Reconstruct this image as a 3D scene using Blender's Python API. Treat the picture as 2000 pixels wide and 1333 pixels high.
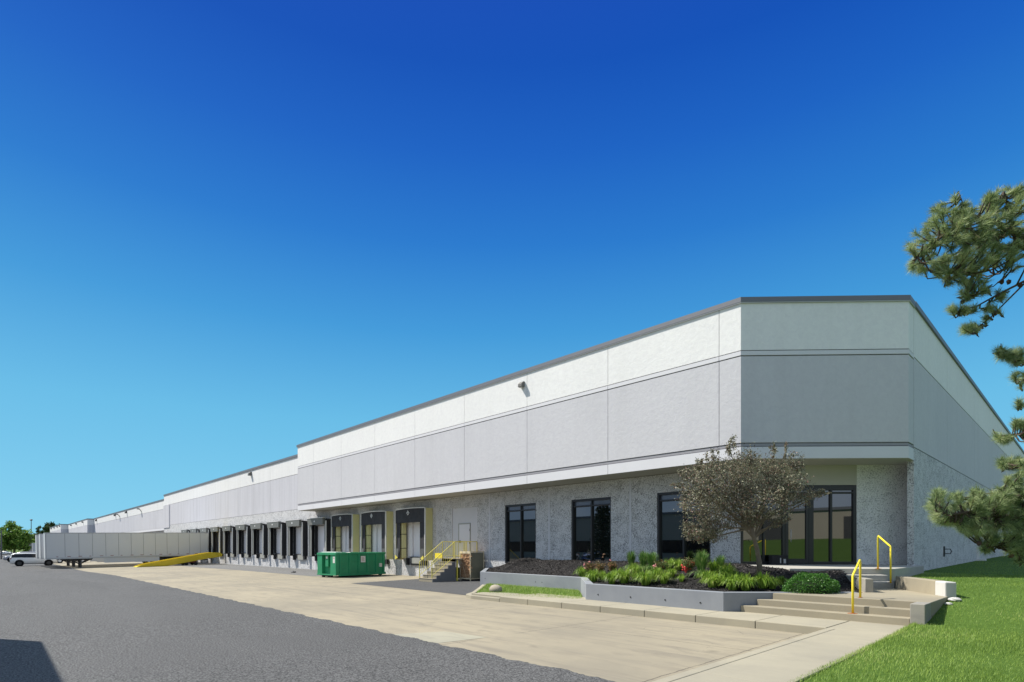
import bpy, math, random
import numpy as np
from mathutils import Vector, Matrix
R = math.radians
random.seed(7); rng = np.random.default_rng(7)
S = bpy.context.scene
COL = S.collection
for o in list(bpy.data.objects): bpy.data.objects.remove(o)

# ------------------------------------------------------------------ camera
CZ, TH, FPX, VH = 1.89, R(46.6), 1073.0, 1068.0
cam = bpy.data.objects.new('camera', bpy.data.cameras.new('camera')); COL.objects.link(cam)
cam.location = (0, 0, CZ); cam.rotation_euler = (R(90), 0, TH)
cam.data.sensor_width = 36; cam.data.lens = FPX * .018
cam.data.shift_y = (VH - 666.5) / 2000
cam.data.clip_start = .1; cam.data.clip_end = 6000
S.camera = cam

# ------------------------------------------------------------------ light
SUN_L = Vector((1.87, 1.07, -2.65)).normalized()          # direction the sunlight travels
SUN_EL = math.asin(-SUN_L.z)
w = bpy.data.worlds.new('World'); S.world = w; w.use_nodes = True
nt = w.node_tree; nt.nodes.clear()
sky = nt.nodes.new('ShaderNodeTexSky'); sky.sky_type = 'NISHITA'; sky.sun_disc = False
sky.sun_elevation = SUN_EL; sky.sun_rotation = math.atan2(-SUN_L.x, -SUN_L.y)
sky.air_density = 1.0; sky.dust_density = .3; sky.ozone_density = 2.0; sky.altitude = 200
geo = nt.nodes.new('ShaderNodeTexCoord'); sep = nt.nodes.new('ShaderNodeSeparateXYZ')
nt.links.new(geo.outputs['Generated'], sep.inputs[0])
ramp = nt.nodes.new('ShaderNodeValToRGB')
SKY_RAMP = [(0, (.250, .640, .860)), (.055, (.205, .597, .839)), (.215, (.135, .500, .790)), (.36, (.052, .325, .700)), (.48, (.019, .195, .620)), (.58, (.008, .122, .550)), (.66, (.003, .082, .48)), (.735, (.006, .07, .47)), (.86, (.58, .74, .92)), (1, (.70, .85, .98))]
cr = ramp.color_ramp
while len(cr.elements) < len(SKY_RAMP): cr.elements.new(.5)
for e, (p, c) in zip(cr.elements, SKY_RAMP): e.position = p; e.color = (*c, 1)
nt.links.new(sep.outputs['Z'], ramp.inputs[0])
EXPO = .52; SKY_K = .12
gain = nt.nodes.new('ShaderNodeMix'); gain.data_type = 'RGBA'; gain.blend_type = 'MULTIPLY'; gain.inputs[0].default_value = 1; gain.clamp_result = False
# the half of the sky behind the viewpoint carries pale cloud (the windows mirror it)
dotn = nt.nodes.new('ShaderNodeVectorMath'); dotn.operation = 'DOT_PRODUCT'; dotn.inputs[1].default_value = (-math.sin(TH), math.cos(TH), 0)
nt.links.new(geo.outputs['Generated'], dotn.inputs[0])
cn_ = nt.nodes.new('ShaderNodeTexNoise'); cn_.inputs['Scale'].default_value = 2.6; cn_.inputs['Detail'].default_value = 6
nt.links.new(geo.outputs['Generated'], cn_.inputs['Vector'])
cloud = nt.nodes.new('ShaderNodeValToRGB'); cloud.color_ramp.elements[0].position = .38; cloud.color_ramp.elements[0].color = (.27, .42, .64, 1); cloud.color_ramp.elements[1].position = .62; cloud.color_ramp.elements[1].color = (.54, .66, .83, 1)
nt.links.new(cn_.outputs['Fac'], cloud.inputs[0])
fr_ = nt.nodes.new('ShaderNodeMapRange'); fr_.inputs[1].default_value = .42; fr_.inputs[2].default_value = .12; fr_.inputs[3].default_value = 0; fr_.inputs[4].default_value = 1
nt.links.new(dotn.outputs['Value'], fr_.inputs[0])
clm = nt.nodes.new('ShaderNodeMix'); clm.data_type = 'RGBA'
nt.links.new(fr_.outputs[0], clm.inputs[0]); nt.links.new(ramp.outputs[0], clm.inputs[6]); nt.links.new(cloud.outputs[0], clm.inputs[7])
nt.links.new(clm.outputs[2], gain.inputs[6]); gain.inputs[7].default_value = (*[1 / (SKY_K * 2 ** EXPO)] * 3, 1)
mul = nt.nodes.new('ShaderNodeMix'); mul.data_type = 'RGBA'; mul.inputs[0].default_value = .965
nt.links.new(sky.outputs[0], mul.inputs[6]); nt.links.new(gain.outputs[2], mul.inputs[7])
bg = nt.nodes.new('ShaderNodeBackground'); bg.inputs[1].default_value = SKY_K
nt.links.new(mul.outputs[2], bg.inputs[0])
out = nt.nodes.new('ShaderNodeOutputWorld'); nt.links.new(bg.outputs[0], out.inputs[0])
sl = bpy.data.lights.new('sun', 'SUN'); sl.energy = 5.0; sl.angle = R(.5); sl.color = (1.0, .95, .86)
so = bpy.data.objects.new('sun', sl); COL.objects.link(so); so.location = (-30, -20, 60)
so.rotation_euler = SUN_L.to_track_quat('-Z', 'Y').to_euler()
vs = S.view_settings; vs.view_transform = 'Standard'; vs.look = 'None'; vs.exposure = EXPO; vs.gamma = 1; vs.use_curve_mapping = False

# ------------------------------------------------------------------ helpers: points
def at(u, v, dep):
    """World point seen at photo pixel (u, v) at a distance dep along the view axis."""
    a = (u - 1000) / FPX * dep; c = -(v - VH) / FPX * dep
    return Vector((math.cos(TH) * a - math.sin(TH) * dep, math.sin(TH) * a + math.cos(TH) * dep, CZ + c))
def sm(t): t = min(1, max(0, t)); return t * t * (3 - 2 * t)
def zg(x, y):
    """Height of the paved lot: it falls gently to the far end and away from the docks there."""
    z = .0037 * max(-420, min(0, x))
    return z - .25 * sm((-45 - x) / 25) * min(1.1, max(0, (20 - y) / 14))

# ------------------------------------------------------------------ helpers: meshes
class MB:
    def __init__(s): s.v = []; s.f = []; s.m = []; s.p = []
    def mark(s): s.p.append((len(s.v), len(s.f)))
    def add(s, vs, fs, mi=0):
        s.mark(); b = len(s.v); s.v += [tuple(p) for p in vs]; s.f += [tuple(b + i for i in f) for f in fs]; s.m += [mi] * len(fs); return s
    def box(s, x0, y0, z0, x1, y1, z1, mi=0):
        x0, x1 = min(x0, x1), max(x0, x1); y0, y1 = min(y0, y1), max(y0, y1); z0, z1 = min(z0, z1), max(z0, z1)
        return s.add([(x0,y0,z0),(x1,y0,z0),(x1,y1,z0),(x0,y1,z0),(x0,y0,z1),(x1,y0,z1),(x1,y1,z1),(x0,y1,z1)],
                     [(0,3,2,1),(4,5,6,7),(0,1,5,4),(1,2,6,5),(2,3,7,6),(3,0,4,7)], mi)
    def obox(s, o, ax, ay, az, lx, ly, lz, mi=0):
        """Box from corner o along three axes."""
        o, ax, ay, az = map(Vector, (o, ax, ay, az)); ax = ax * lx; ay = ay * ly; az = az * lz
        P = [o, o+ax, o+ax+ay, o+ay, o+az, o+ax+az, o+ax+ay+az, o+ay+az]
        return s.add(P, [(0,3,2,1),(4,5,6,7),(0,1,5,4),(1,2,6,5),(2,3,7,6),(3,0,4,7)], mi)
    def prism(s, poly, z0, z1, mi=0):
        n = len(poly)
        a = sum(poly[i][0]*poly[(i+1)%n][1]-poly[(i+1)%n][0]*poly[i][1] for i in range(n))
        if a < 0: poly = poly[::-1]
        f0 = (lambda x, y: z0) if not callable(z0) else z0
        f1 = (lambda x, y: z1) if not callable(z1) else z1
        V = [(x, y, f0(x, y)) for x, y in poly] + [(x, y, f1(x, y)) for x, y in poly]
        return s.add(V, [tuple(range(n))[::-1], tuple(range(n, 2*n))] + [(i, (i+1)%n, n+(i+1)%n, n+i) for i in range(n)], mi)
    def xprism(s, poly, axis, a0, a1, mi=0):
        """Polygon in the plane across 'axis' (x: (y,z), y: (x,z)), extruded along it."""
        n = len(poly)
        mk = (lambda p, a: (a, p[0], p[1])) if axis == 'x' else (lambda p, a: (p[0], a, p[1]))
        V = [mk(p, a0) for p in poly] + [mk(p, a1) for p in poly]
        return s.add(V, [tuple(range(n))[::-1], tuple(range(n, 2*n))] + [(i, (i+1)%n, n+(i+1)%n, n+i) for i in range(n)], mi)
    def path(s, pts, rs, n=8, mi=0, cap=True):
        pts = [Vector(p) for p in pts]
        if not hasattr(rs, '__len__'): rs = [rs] * len(pts)
        s.mark(); b = len(s.v); up = None
        for i, p in enumerate(pts):
            d = ((pts[min(i+1, len(pts)-1)] - p).normalized() + (p - pts[max(i-1, 0)]).normalized())
            d = d.normalized() if d.length > 1e-6 else Vector((0, 0, 1))
            if up is None: up = d.orthogonal().normalized()
            up = (up - d * up.dot(d)); up = up.normalized() if up.length > 1e-5 else d.orthogonal().normalized()
            q = d.cross(up)
            for k in range(n):
                a = 2 * math.pi * k / n; s.v.append(tuple(p + (up * math.cos(a) + q * math.sin(a)) * rs[i]))
        for i in range(len(pts) - 1):
            for k in range(n):
                s.f.append((b+i*n+k, b+i*n+(k+1)%n, b+(i+1)*n+(k+1)%n, b+(i+1)*n+k)); s.m.append(mi)
        if cap:
            s.f.append(tuple(b+k for k in range(n))[::-1]); s.f.append(tuple(b+(len(pts)-1)*n+k for k in range(n))); s.m += [mi, mi]
        return s
    def disc(s, c, ax, r, h, n=20, mi=0): c = Vector(c); ax = Vector(ax).normalized(); return s.path([c - ax*h/2, c + ax*h/2], r, n, mi)
    def sphere(s, c, rx, ry, rz, nu=12, nv=8, mi=0, jit=0):
        s.mark(); b = len(s.v)
        for j in range(nv + 1):
            t = math.pi * j / nv
            for i in range(nu):
                p = 2 * math.pi * i / nu; k = 1 + random.uniform(-jit, jit)
                s.v.append((c[0]+rx*k*math.sin(t)*math.cos(p), c[1]+ry*k*math.sin(t)*math.sin(p), c[2]+rz*k*math.cos(t)))
        for j in range(nv):
            for i in range(nu):
                s.f.append((b+j*nu+i, b+(j+1)*nu+i, b+(j+1)*nu+(i+1)%nu, b+j*nu+(i+1)%nu)); s.m.append(mi)
        return s

def link(name, me, parent=None, loc=None):
    o = bpy.data.objects.new(name, me); COL.objects.link(o)
    if parent: o.parent = parent
    if loc is not None: o.location = loc
    return o
def origin_of(p):
    v = Vector((0, 0, 0))
    while p: v += p.location; p = p.parent
    return v
def build(name, mb, mats, parent=None, label=None, smooth=False, bevel=0, local=False, loc=None):
    """Link the collected shapes as ONE mesh object; world coordinates unless local=True."""
    if loc is None: off = Vector((0,0,0)) if local else origin_of(parent)
    else: off = Vector((0,0,0)) if local else origin_of(parent) + Vector(loc)
    me = bpy.data.meshes.new(name)
    me.from_pydata([tuple(Vector(p) - off) for p in mb.v], [], mb.f)
    mats = mats if isinstance(mats, (list, tuple)) else [mats]
    for m in mats: me.materials.append(m)
    if len(mats) > 1: me.polygons.foreach_set('material_index', mb.m)
    if smooth: me.polygons.foreach_set('use_smooth', [True] * len(me.polygons))
    me.update()
    o = link(name, me, parent, loc)
    if bevel:
        b = o.modifiers.new('bevel', 'BEVEL'); b.width = bevel; b.segments = 2; b.limit_method = 'ANGLE'; b.angle_limit = R(40)
    if label: o['label'] = label
    return o
def build_each(name, mb, mats, parent, **kw):
    """Every shape of mb as a part object of its own."""
    out = []; P = mb.p + [(len(mb.v), len(mb.f))]
    for (v0, f0), (v1, f1) in zip(P, P[1:]):
        q = MB(); q.v = mb.v[v0:v1]; q.f = [tuple(i - v0 for i in f) for f in mb.f[f0:f1]]; q.m = mb.m[f0:f1]
        out.append(build(name, q, mats, parent, **kw))
    return out
def np_mesh(name, V, n, mat, parent=None, var=None, loc=None):
    """Mesh of many separate n-gons: V is (k*n, 3) world points; var is a (k,) random tint."""
    off = np.array(origin_of(parent) + Vector(loc or (0, 0, 0)))
    V = np.asarray(V, np.float32).reshape(-1, 3) - off
    k = len(V) // n; me = bpy.data.meshes.new(name)
    me.vertices.add(len(V)); me.vertices.foreach_set('co', V.astype(np.float32).ravel())
    me.loops.add(len(V)); me.loops.foreach_set('vertex_index', np.arange(len(V), dtype=np.int32))
    me.polygons.add(k); me.polygons.foreach_set('loop_start', np.arange(0, len(V), n, dtype=np.int32))
    me.materials.append(mat)
    if var is None: var = rng.random(k)
    a = me.attributes.new('tint', 'FLOAT', 'POINT'); a.data.foreach_set('value', np.repeat(var, n).astype(np.float32))
    me.update(calc_edges=True); me.validate()
    return link(name, me, parent, loc)
def tag(o, label=None, cat=None, group=None, kind=None):
    if label: o['label'] = label
    if cat: o['category'] = cat
    if group: o['group'] = group
    if kind: o['kind'] = kind
    return o
def thing(name, label, cat, loc=(0, 0, 0), group=None, rot=0):
    o = bpy.data.objects.new(name, None); COL.objects.link(o); o.location = loc; o.rotation_euler = (0, 0, rot); o.empty_display_size = .3
    return tag(o, label, cat, group)
def copy_tree(o, parent=None):
    c = o.copy(); COL.objects.link(c)
    if parent: c.parent = parent
    for ch in list(o.children): copy_tree(ch, c)
    return c
def text_mb(txt, size, depth=.004):
    """Lettering as plain mesh data in the x-z plane, centred."""
    cu = bpy.data.curves.new('lettering', 'FONT'); cu.body = txt; cu.size = size; cu.extrude = depth; cu.align_x = 'CENTER'; cu.align_y = 'CENTER'; cu.resolution_u = 3
    ob = bpy.data.objects.new('lettering', cu); COL.objects.link(ob)
    bpy.context.view_layer.update()
    me = ob.evaluated_get(bpy.context.evaluated_depsgraph_get()).to_mesh()
    m = MB(); m.add([(v.co.x, -v.co.z, v.co.y) for v in me.vertices], [tuple(p.vertices) for p in me.polygons])
    bpy.data.objects.remove(ob); bpy.data.curves.remove(cu)
    return m

# ------------------------------------------------------------------ helpers: materials
class NT:
    def __init__(s, name):
        s.m = bpy.data.materials.new(name); s.m.use_nodes = True; s.t = s.m.node_tree; s.b = s.t.nodes['Principled BSDF']
        s.tc = s.n('TexCoord').outputs['Object']
    def n(s, kind, **kw):
        x = s.t.nodes.new('ShaderNode' + kind)
        for k, v in kw.items():
            if k in x.inputs.keys():
                if hasattr(v, 'is_linked') or isinstance(v, bpy.types.NodeSocket): s.t.links.new(v, x.inputs[k])
                else: x.inputs[k].default_value = v
            else: setattr(x, k, v)
        return x
    def noise(s, scale, detail=4, rough=.55, vec=None, dist=0):
        return s.n('TexNoise', Vector=vec or s.tc, Scale=scale, Detail=detail, Roughness=rough, Distortion=dist).outputs['Fac']
    def ramp(s, fac, stops):
        r = s.t.nodes.new('ShaderNodeValToRGB'); e = r.color_ramp.elements
        while len(e) < len(stops): e.new(.5)
        for q, (p, c) in zip(e, stops): q.position = p; q.color = (*(c if hasattr(c, '__len__') else (c,)*3), 1)
        s.t.links.new(fac, r.inputs[0]); return r.outputs[0]
    def mix(s, fac, a, b, mode='MIX'):
        x = s.t.nodes.new('ShaderNodeMix'); x.data_type = 'RGBA'; x.blend_type = mode
        for i, v in ((0, fac), (6, a), (7, b)):
            if isinstance(v, bpy.types.NodeSocket): s.t.links.new(v, x.inputs[i])
            else: x.inputs[i].default_value = v if i == 0 else (*v, 1)
        return x.outputs[2]
    def math(s, op, a, b=0, c=None):
        x = s.t.nodes.new('ShaderNodeMath'); x.operation = op
        for i, v in enumerate((a, b) if c is None else (a, b, c)):
            if isinstance(v, bpy.types.NodeSocket): s.t.links.new(v, x.inputs[i])
            else: x.inputs[i].default_value = v
        return x.outputs[0]
    def xyz(s, vec=None):
        x = s.t.nodes.new('ShaderNodeSeparateXYZ'); s.t.links.new(vec or s.tc, x.inputs[0]); return x.outputs
    def scaled(s, sc):
        return s.n('Mapping', Vector=s.tc, Scale=sc).outputs[0]
    def bump(s, h, strength, dist=.02):
        s.t.links.new(s.n('Bump', Height=h, Strength=strength, Distance=dist).outputs[0], s.b.inputs['Normal'])
    def done(s, col, rough=.7, metal=0, spec=.4):
        if isinstance(col, bpy.types.NodeSocket): s.t.links.new(col, s.b.inputs['Base Color'])
        else: s.b.inputs['Base Color'].default_value = (*col, 1)
        if isinstance(rough, bpy.types.NodeSocket): s.t.links.new(rough, s.b.inputs['Roughness'])
        else: s.b.inputs['Roughness'].default_value = rough
        s.b.inputs['Metallic'].default_value = metal; s.b.inputs['Specular IOR Level'].default_value = spec
        return s.m
def k3(c, k): return tuple(min(1, max(0, x * k)) for x in c)
def plain(name, c, rough=.6, var=.12, scale=4, metal=0, spec=.4, bump=0, bs=60):
    t = NT(name); n1 = t.noise(scale, 5); col = t.mix(n1, k3(c, 1 - var), k3(c, 1 + var))
    n2 = t.noise(scale * 9, 3); col = t.mix(t.math('MULTIPLY', n2, .5), col, k3(c, 1 - var * .6))
    if bump: t.bump(t.noise(bs, 3), bump)
    return t.done(col, rough, metal, spec)
def leafy(name, lo, hi, alt=None, rough=.55, spec=.3, trans=.25):
    t = NT(name); a = t.n('Attribute', attribute_name='tint').outputs['Fac']
    st = [(0, lo), (.75, hi)] + ([(.86, hi), (.93, alt)] if alt else [(1, hi)])
    col = t.ramp(a, st); m = t.done(col, rough, 0, spec)
    tr = t.n('BsdfTranslucent'); t.t.links.new(col, tr.inputs[0])
    mx = t.n('MixShader'); mx.inputs[0].default_value = trans
    t.t.links.new(t.b.outputs[0], mx.inputs[1]); t.t.links.new(tr.outputs[0], mx.inputs[2])
    t.t.links.new(mx.outputs[0], t.t.nodes['Material Output'].inputs[0]); return m

def stucco(name, c, streak=0.):
    t = NT(name); n1 = t.noise(.35, 6, .6); n2 = t.noise(5.5, 6, .65, dist=.6); n3 = t.noise(38, 3)
    col = t.mix(n1, k3(c, .95), k3(c, 1.05)); col = t.mix(t.ramp(n2, [(.35, .0), (.62, 1)]), t.mix(1, col, (.94, .935, .95), 'MULTIPLY'), col)
    if streak:
        s = t.noise(1, 5, .6, t.scaled((1.6, 1.6, .09))); col = t.mix(t.math('MULTIPLY', t.ramp(s, [(.45, 0.), (.68, 1.)]), streak), col, k3(c, .72))
    h = t.math('ADD', n2, t.math('MULTIPLY', n3, .35)); t.bump(h, .32, .03)
    return t.done(col, .85, 0, .25)
def aggregate(name, c, sc=14., dk=1.2, th=(.475, .615)):
    t = NT(name)
    rv = t.n('Mapping', Vector=t.tc, Rotation=(.53, .37, .71), Location=(3.17, 1.41, 7.3)).outputs[0]
    wv = t.n('TexNoise', Vector=rv, Scale=9.0, Detail=3).outputs['Color']
    rw = t.n('VectorMath', operation='MULTIPLY_ADD'); t.t.links.new(wv, rw.inputs[0]); rw.inputs[1].default_value = (.06, .06, .06); t.t.links.new(rv, rw.inputs[2])
    v = t.n('TexVoronoi', Vector=rw.outputs[0], Scale=sc, Randomness=1.0); d = v.outputs['Distance']
    edge = t.n('TexVoronoi', Vector=rw.outputs[0], Scale=sc, feature='DISTANCE_TO_EDGE').outputs['Distance']
    n1 = t.noise(.8, 5, .6, rv); n2 = t.noise(sc * 1.7, 4, .6, rv); n4 = t.noise(2.6, 4, .6, rv)
    pit = t.math('ADD', t.math('MULTIPLY', n2, .9), t.math('ADD', t.math('MULTIPLY', t.math('SUBTRACT', n4, .5), .30), t.math('MULTIPLY', t.math('SUBTRACT', .16, edge), .55)))
    pits = t.ramp(pit, [(th[0], 0.), (th[1], 1.)])
    body = t.mix(d, k3(c, 1.06), k3(c, .84)); body = t.mix(n1, body, k3(c, .93))
    dark = t.mix(t.noise(60, 2), k3((.075, .075, .08), dk), k3((.17, .17, .175), dk))
    col = t.mix(t.math('MULTIPLY', pits, .82), body, dark)
    t.bump(t.math('SUBTRACT', t.math('MULTIPLY', d, .4), t.math('MULTIPLY', pits, .8)), .75, .03)
    return t.done(col, .85, 0, .25)
def concrete(name, c, joints=False, stain=.7, bump=.12):
    t = NT(name); n1 = t.noise(.22, 6, .62); n2 = t.noise(1.5, 6, .6, dist=.8); n3 = t.noise(45, 4, .6)
    col = t.mix(t.ramp(n1, [(.38, 0.), (.62, 1.)]), (c[0] * .76, c[1] * .78, c[2] * .84), k3(c, 1.10))
    sp = t.noise(1, 6, .62, t.scaled((.9, 2.6, 1)), .6)
    col = t.mix(t.math('MULTIPLY', t.ramp(sp, [(.5, 0.), (.68, 1.)]), stain), col, (c[0]*.62, c[1]*.63, c[2]*.70))
    col = t.mix(t.math('MULTIPLY', n2, .3), col, k3(c, 1.12)); col = t.mix(t.math('MULTIPLY', n3, .35), col, k3(c, .82))
    if joints:
        tr = t.noise(1, 5, .65, t.scaled((.10, 2.4, 1)), .4); col = t.mix(t.math('MULTIPLY', t.ramp(tr, [(.52, 0.), (.66, 1.)]), .38), col, (c[0] * .55, c[1] * .57, c[2] * .66))
        oil = t.ramp(t.noise(.9, 3, .5), [(.68, 0.), (.76, 1.)]); col = t.mix(t.math('MULTIPLY', oil, .45), col, (c[0] * .45, c[1] * .46, c[2] * .5))
        x, y, z = t.xyz(); wob = t.math('MULTIPLY', t.math('SUBTRACT', t.noise(2.2, 4, .7), .5), .09)
        def line(co, o, per, wd):
            q = t.math('ADD', t.math('SUBTRACT', co, o), wob); q = t.math('PINGPONG', q, per / 2); return t.math('LESS_THAN', q, wd)
        ln = t.math('MAXIMUM', line(x, -13.16, 4.4, .012), line(y, 10.05, 40., .010))
        brk = t.ramp(t.noise(.7, 3), [(.36, 0.), (.46, 1.)])
        v = t.n('TexVoronoi', Vector=t.n('Mapping', Vector=t.tc, Scale=(.15, .22, 1)).outputs[0], feature='DISTANCE_TO_EDGE').outputs['Distance']
        ck = t.math('MULTIPLY', t.math('LESS_THAN', t.math('ADD', v, t.math('MULTIPLY', wob, .2)), .0016), t.ramp(t.noise(.3, 2), [(.5, 0.), (.55, 1.)]))
        ln = t.math('MAXIMUM', t.math('MULTIPLY', ln, brk), ck)
        col = t.mix(t.math('MULTIPLY', ln, .75), col, (.07, .06, .05))
        fl = t.ramp(t.noise(5.5, 2, .4), [(.80, 0.), (.84, 1.)]); col = t.mix(t.math('MULTIPLY', fl, .5), col, (.12, .10, .08))
    t.bump(t.math('ADD', n3, t.math('MULTIPLY', n2, .5)), bump, .01)
    return t.done(col, .88, 0, .2)
def asphalt(name, c, contrast=1.2):
    t = NT(name); n1 = t.ramp(t.noise(1, 6, .62, t.scaled((.07, .35, 1)), .8), [(.38, 0.), (.62, 1.)]); n2 = t.noise(2.2, 5, .6); n3 = t.noise(34, 3, .75); n4 = t.noise(60, 2, .6)
    col = t.mix(n1, k3(c, .90), k3(c, 1.12)); col = t.mix(t.math('MULTIPLY', n2, .4), col, k3(c, 1.15))
    col = t.mix(t.ramp(n3, [(.42, 0.), (.57, 1.)]), k3(c, 1 - .62 * contrast), t.mix(1, col, (1.18, 1.18, 1.18), 'MULTIPLY'))
    col = t.mix(t.math('MULTIPLY', t.ramp(n4, [(.60, 0.), (.72, 1.)]), .55 * contrast), col, k3(c, 2.3))
    t.bump(n3, .35, .015)
    return t.done(col, .9, 0, .25)

WHITE_UP = (.80, .795, .775); GREY_MID = (.575, .57, .59); LILAC = (.66, .655, .68)
M = {}
M['band'] = stucco('white_stucco', WHITE_UP, .10)
M['mid'] = stucco('grey_stucco', GREY_MID, .14)
M['mid2'] = stucco('weathered_grey_stucco', (.56, .555, .585), .45)
M['band2'] = stucco('weathered_white_stucco', (.76, .755, .74), .22)
M['strip'] = plain('lilac_paint', LILAC, .75, .06, 1.2)
M['groove'] = plain('reveal_grey', (.235, .23, .255), .8, .1)
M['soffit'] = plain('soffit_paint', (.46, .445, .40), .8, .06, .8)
M['agg'] = aggregate('exposed_aggregate', (.70, .695, .70))
M['agg_lifted'] = aggregate('entry_aggregate', (.84, .83, .82), 15., 2.6, (.52, .66))  # same aggregate, colour lightened to lift the shade of the entry recess
M['smoothwall'] = plain('smooth_wall_paint', (.60, .595, .62), .8, .08, 1.5)
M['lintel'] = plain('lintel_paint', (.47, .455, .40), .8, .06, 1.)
M['fascia'] = plain('grey_roof_metal', (.17, .175, .195), .5, .1, 1., metal=.2)
M['capline'] = plain('roof_cap_edge', (.42, .43, .46), .5, .1)
M['roof'] = plain('roof_membrane', (.4, .4, .4), .9)
M['frame'] = plain('dark_bronze_frame', (.022, .022, .025), .35, .1, spec=.5)
M['concrete'] = concrete('yard_concrete', (.305, .266, .192), True)
M['walk'] = concrete('sidewalk_concrete', (.35, .316, .236), False, .3)
M['step'] = concrete('step_concrete', (.325, .285, .205), False, .4)
M['slab'] = concrete('entry_slab_concrete', (.42, .40, .35), False, .3)
M['oldconc'] = concrete('weathered_concrete', (.34, .32, .27), False, .9, .3)
M['whiteconc'] = concrete('white_painted_concrete', (.52, .51, .48), False, .3, .25)
M['asphalt'] = asphalt('asphalt_aggregate', (.106, .105, .104))
M['apron'] = asphalt('worn_apron_asphalt', (.15, .148, .144), .45)
M['patch'] = asphalt('dark_asphalt_patch', (.080, .080, .082), .6)
M['planter'] = concrete('grey_painted_concrete', (.262, .275, .292), False, .35, .15)
M['yellow'] = plain('safety_yellow_paint', (.88, .70, .045), .4, .08, 3.)
M['yellow2'] = plain('pale_yellow_paint', (.74, .64, .11), .5, .12, 5.)
M['rust'] = plain('rust', (.30, .10, .03), .9, .3, 20.)
M['black'] = plain('black_rubber', (.018, .018, .02), .75, .2)
M['blackvinyl'] = plain('black_vinyl', (.042, .042, .046), .7, .3, 3., spec=.25, bump=.5, bs=7)
M['olive'] = plain('olive_yellow_vinyl', (.66, .61, .31), .55, .15, 1.3)
M['trim'] = plain('white_trim', (.72, .71, .69), .5, .06)
M['greycurtain'] = plain('grey_vinyl_curtain', (.185, .19, .18), .6, .3, 9.)
M['door'] = plain('white_door_paint', (.82, .81, .83), .55, .05, .9)
M['pdoor'] = plain('lilac_grey_door', (.68, .665, .69), .6, .04, .9)
M['steel'] = plain('worn_steel', (.34, .34, .31), .55, .25, 5.)
M['darksteel'] = plain('dark_steel', (.06, .06, .062), .6, .3, 6.)
M['greystep'] = plain('grey_painted_steel', (.155, .16, .17), .6, .12, 2.)
M['green'] = plain('green_dumpster_paint', (.026, .27, .125), .5, .28, 2.)
M['paper'] = plain('paper_label', (.72, .72, .68), .7, .12, 9.)
M['redprint'] = plain('faded_red_print', (.45, .28, .24), .7, .2, 30.)
M['junk'] = plain('white_rubbish', (.82, .81, .78), .7, .1)
M['card'] = plain('cardboard', (.47, .28, .155), .85, .45, 7., bump=.6, bs=14)
M['pallet'] = plain('raw_pine_wood', (.66, .56, .38), .8, .2, 6.)
M['wrap'] = plain('dark_plastic_wrap', (.21, .195, .13), .45, .35, 3., spec=.5)
M['trailer'] = plain('white_trailer_panel', (.60, .605, .60), .45, .06, .5)
M['seam'] = plain('trailer_seam_grey', (.33, .335, .34), .5, .1)
M['alu'] = plain('aluminium_rail', (.45, .46, .47), .45, .1, 2., metal=.3)
M['tyre'] = plain('tyre_rubber', (.022, .022, .023), .8)
M['rim'] = plain('wheel_rim', (.66, .66, .67), .4, .1, metal=.4)
M['rock'] = concrete('boulder_stone', (.33, .29, .23), False, .8, .6)
M['bark'] = plain('grey_brown_bark', (.19, .15, .11), .9, .35, 14., bump=.8, bs=40)
M['pbark'] = plain('dark_pine_bark', (.075, .052, .04), .9, .3, 10., bump=.6, bs=30)
M['cone'] = plain('pine_cone_brown', (.07, .04, .028), .9, .3, 30.)
M['lamp'] = plain('bronze_lamp_housing', (.14, .135, .125), .5, .15)
M['lens'] = plain('grey_lamp_lens', (.4, .4, .38), .3, .1)
M['letter'] = plain('white_lettering', (.85, .85, .83), .5, .02)
M['carwhite'] = plain('white_car_paint', (.72, .72, .71), .25, .03, spec=.6)
M['carsilver'] = plain('silver_car_paint', (.30, .30, .33), .25, .03, spec=.6)
M['cardark'] = plain('dark_car_paint', (.05, .055, .065), .25, .03, spec=.6)
M['carblue'] = plain('blue_car_paint', (.05, .12, .32), .25, .03, spec=.6)
M['redlamp'] = plain('red_tail_lamp', (.22, .02, .02), .3)
M['red'] = plain('faded_red_paint', (.20, .055, .04), .6, .2)
M['pole'] = plain('grey_pole_metal', (.12, .12, .125), .5)
M['brick'] = plain('tan_wall_paint', (.40, .36, .29), .85, .08, .5)
M['greywall'] = plain('grey_wall_paint', (.40, .39, .36), .85, .08, .5)
t = NT('tinted_glass'); t.b.inputs['IOR'].default_value = 2.0; M['glass'] = t.done((.006, .007, .007), .015, 0, .75)
t = NT('transom_glass'); t.b.inputs['IOR'].default_value = 1.7; M['glass2'] = t.done((.11, .125, .16), .12, 0, .5)
t = NT('car_glass'); M['carglass'] = t.done((.008, .010, .013), .08, 0, .35)
t = NT('mulch_bark'); n = t.noise(16, 6, .75); c = t.ramp(n, [(.30, (.006, .006, .006)), (.52, (.026, .024, .024)), (.70, (.066, .061, .060))])
t.bump(n, 1., .06); M['mulch'] = t.done(c, .9, 0, .2)
M['chip'] = leafy('mulch_chips', (.010, .0095, .0095), (.050, .046, .045), (.15, .135, .125), .9, .2, 0.)
t = NT('lawn_soil'); n = t.noise(.35, 5); n2 = t.noise(9, 5, .7); c = t.mix(n, (.085, .145, .028), (.125, .195, .042)); c = t.mix(n2, k3((.05, .12, .014), .6), c)
t.bump(n2, .6, .05); M['lawn'] = t.done(c, .95, 0, .1)
t = NT('field_grass'); n = t.noise(.05, 5); c = t.mix(n, (.06, .10, .02), (.11, .15, .04)); M['field'] = t.done(c, .95, 0, .1)
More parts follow.
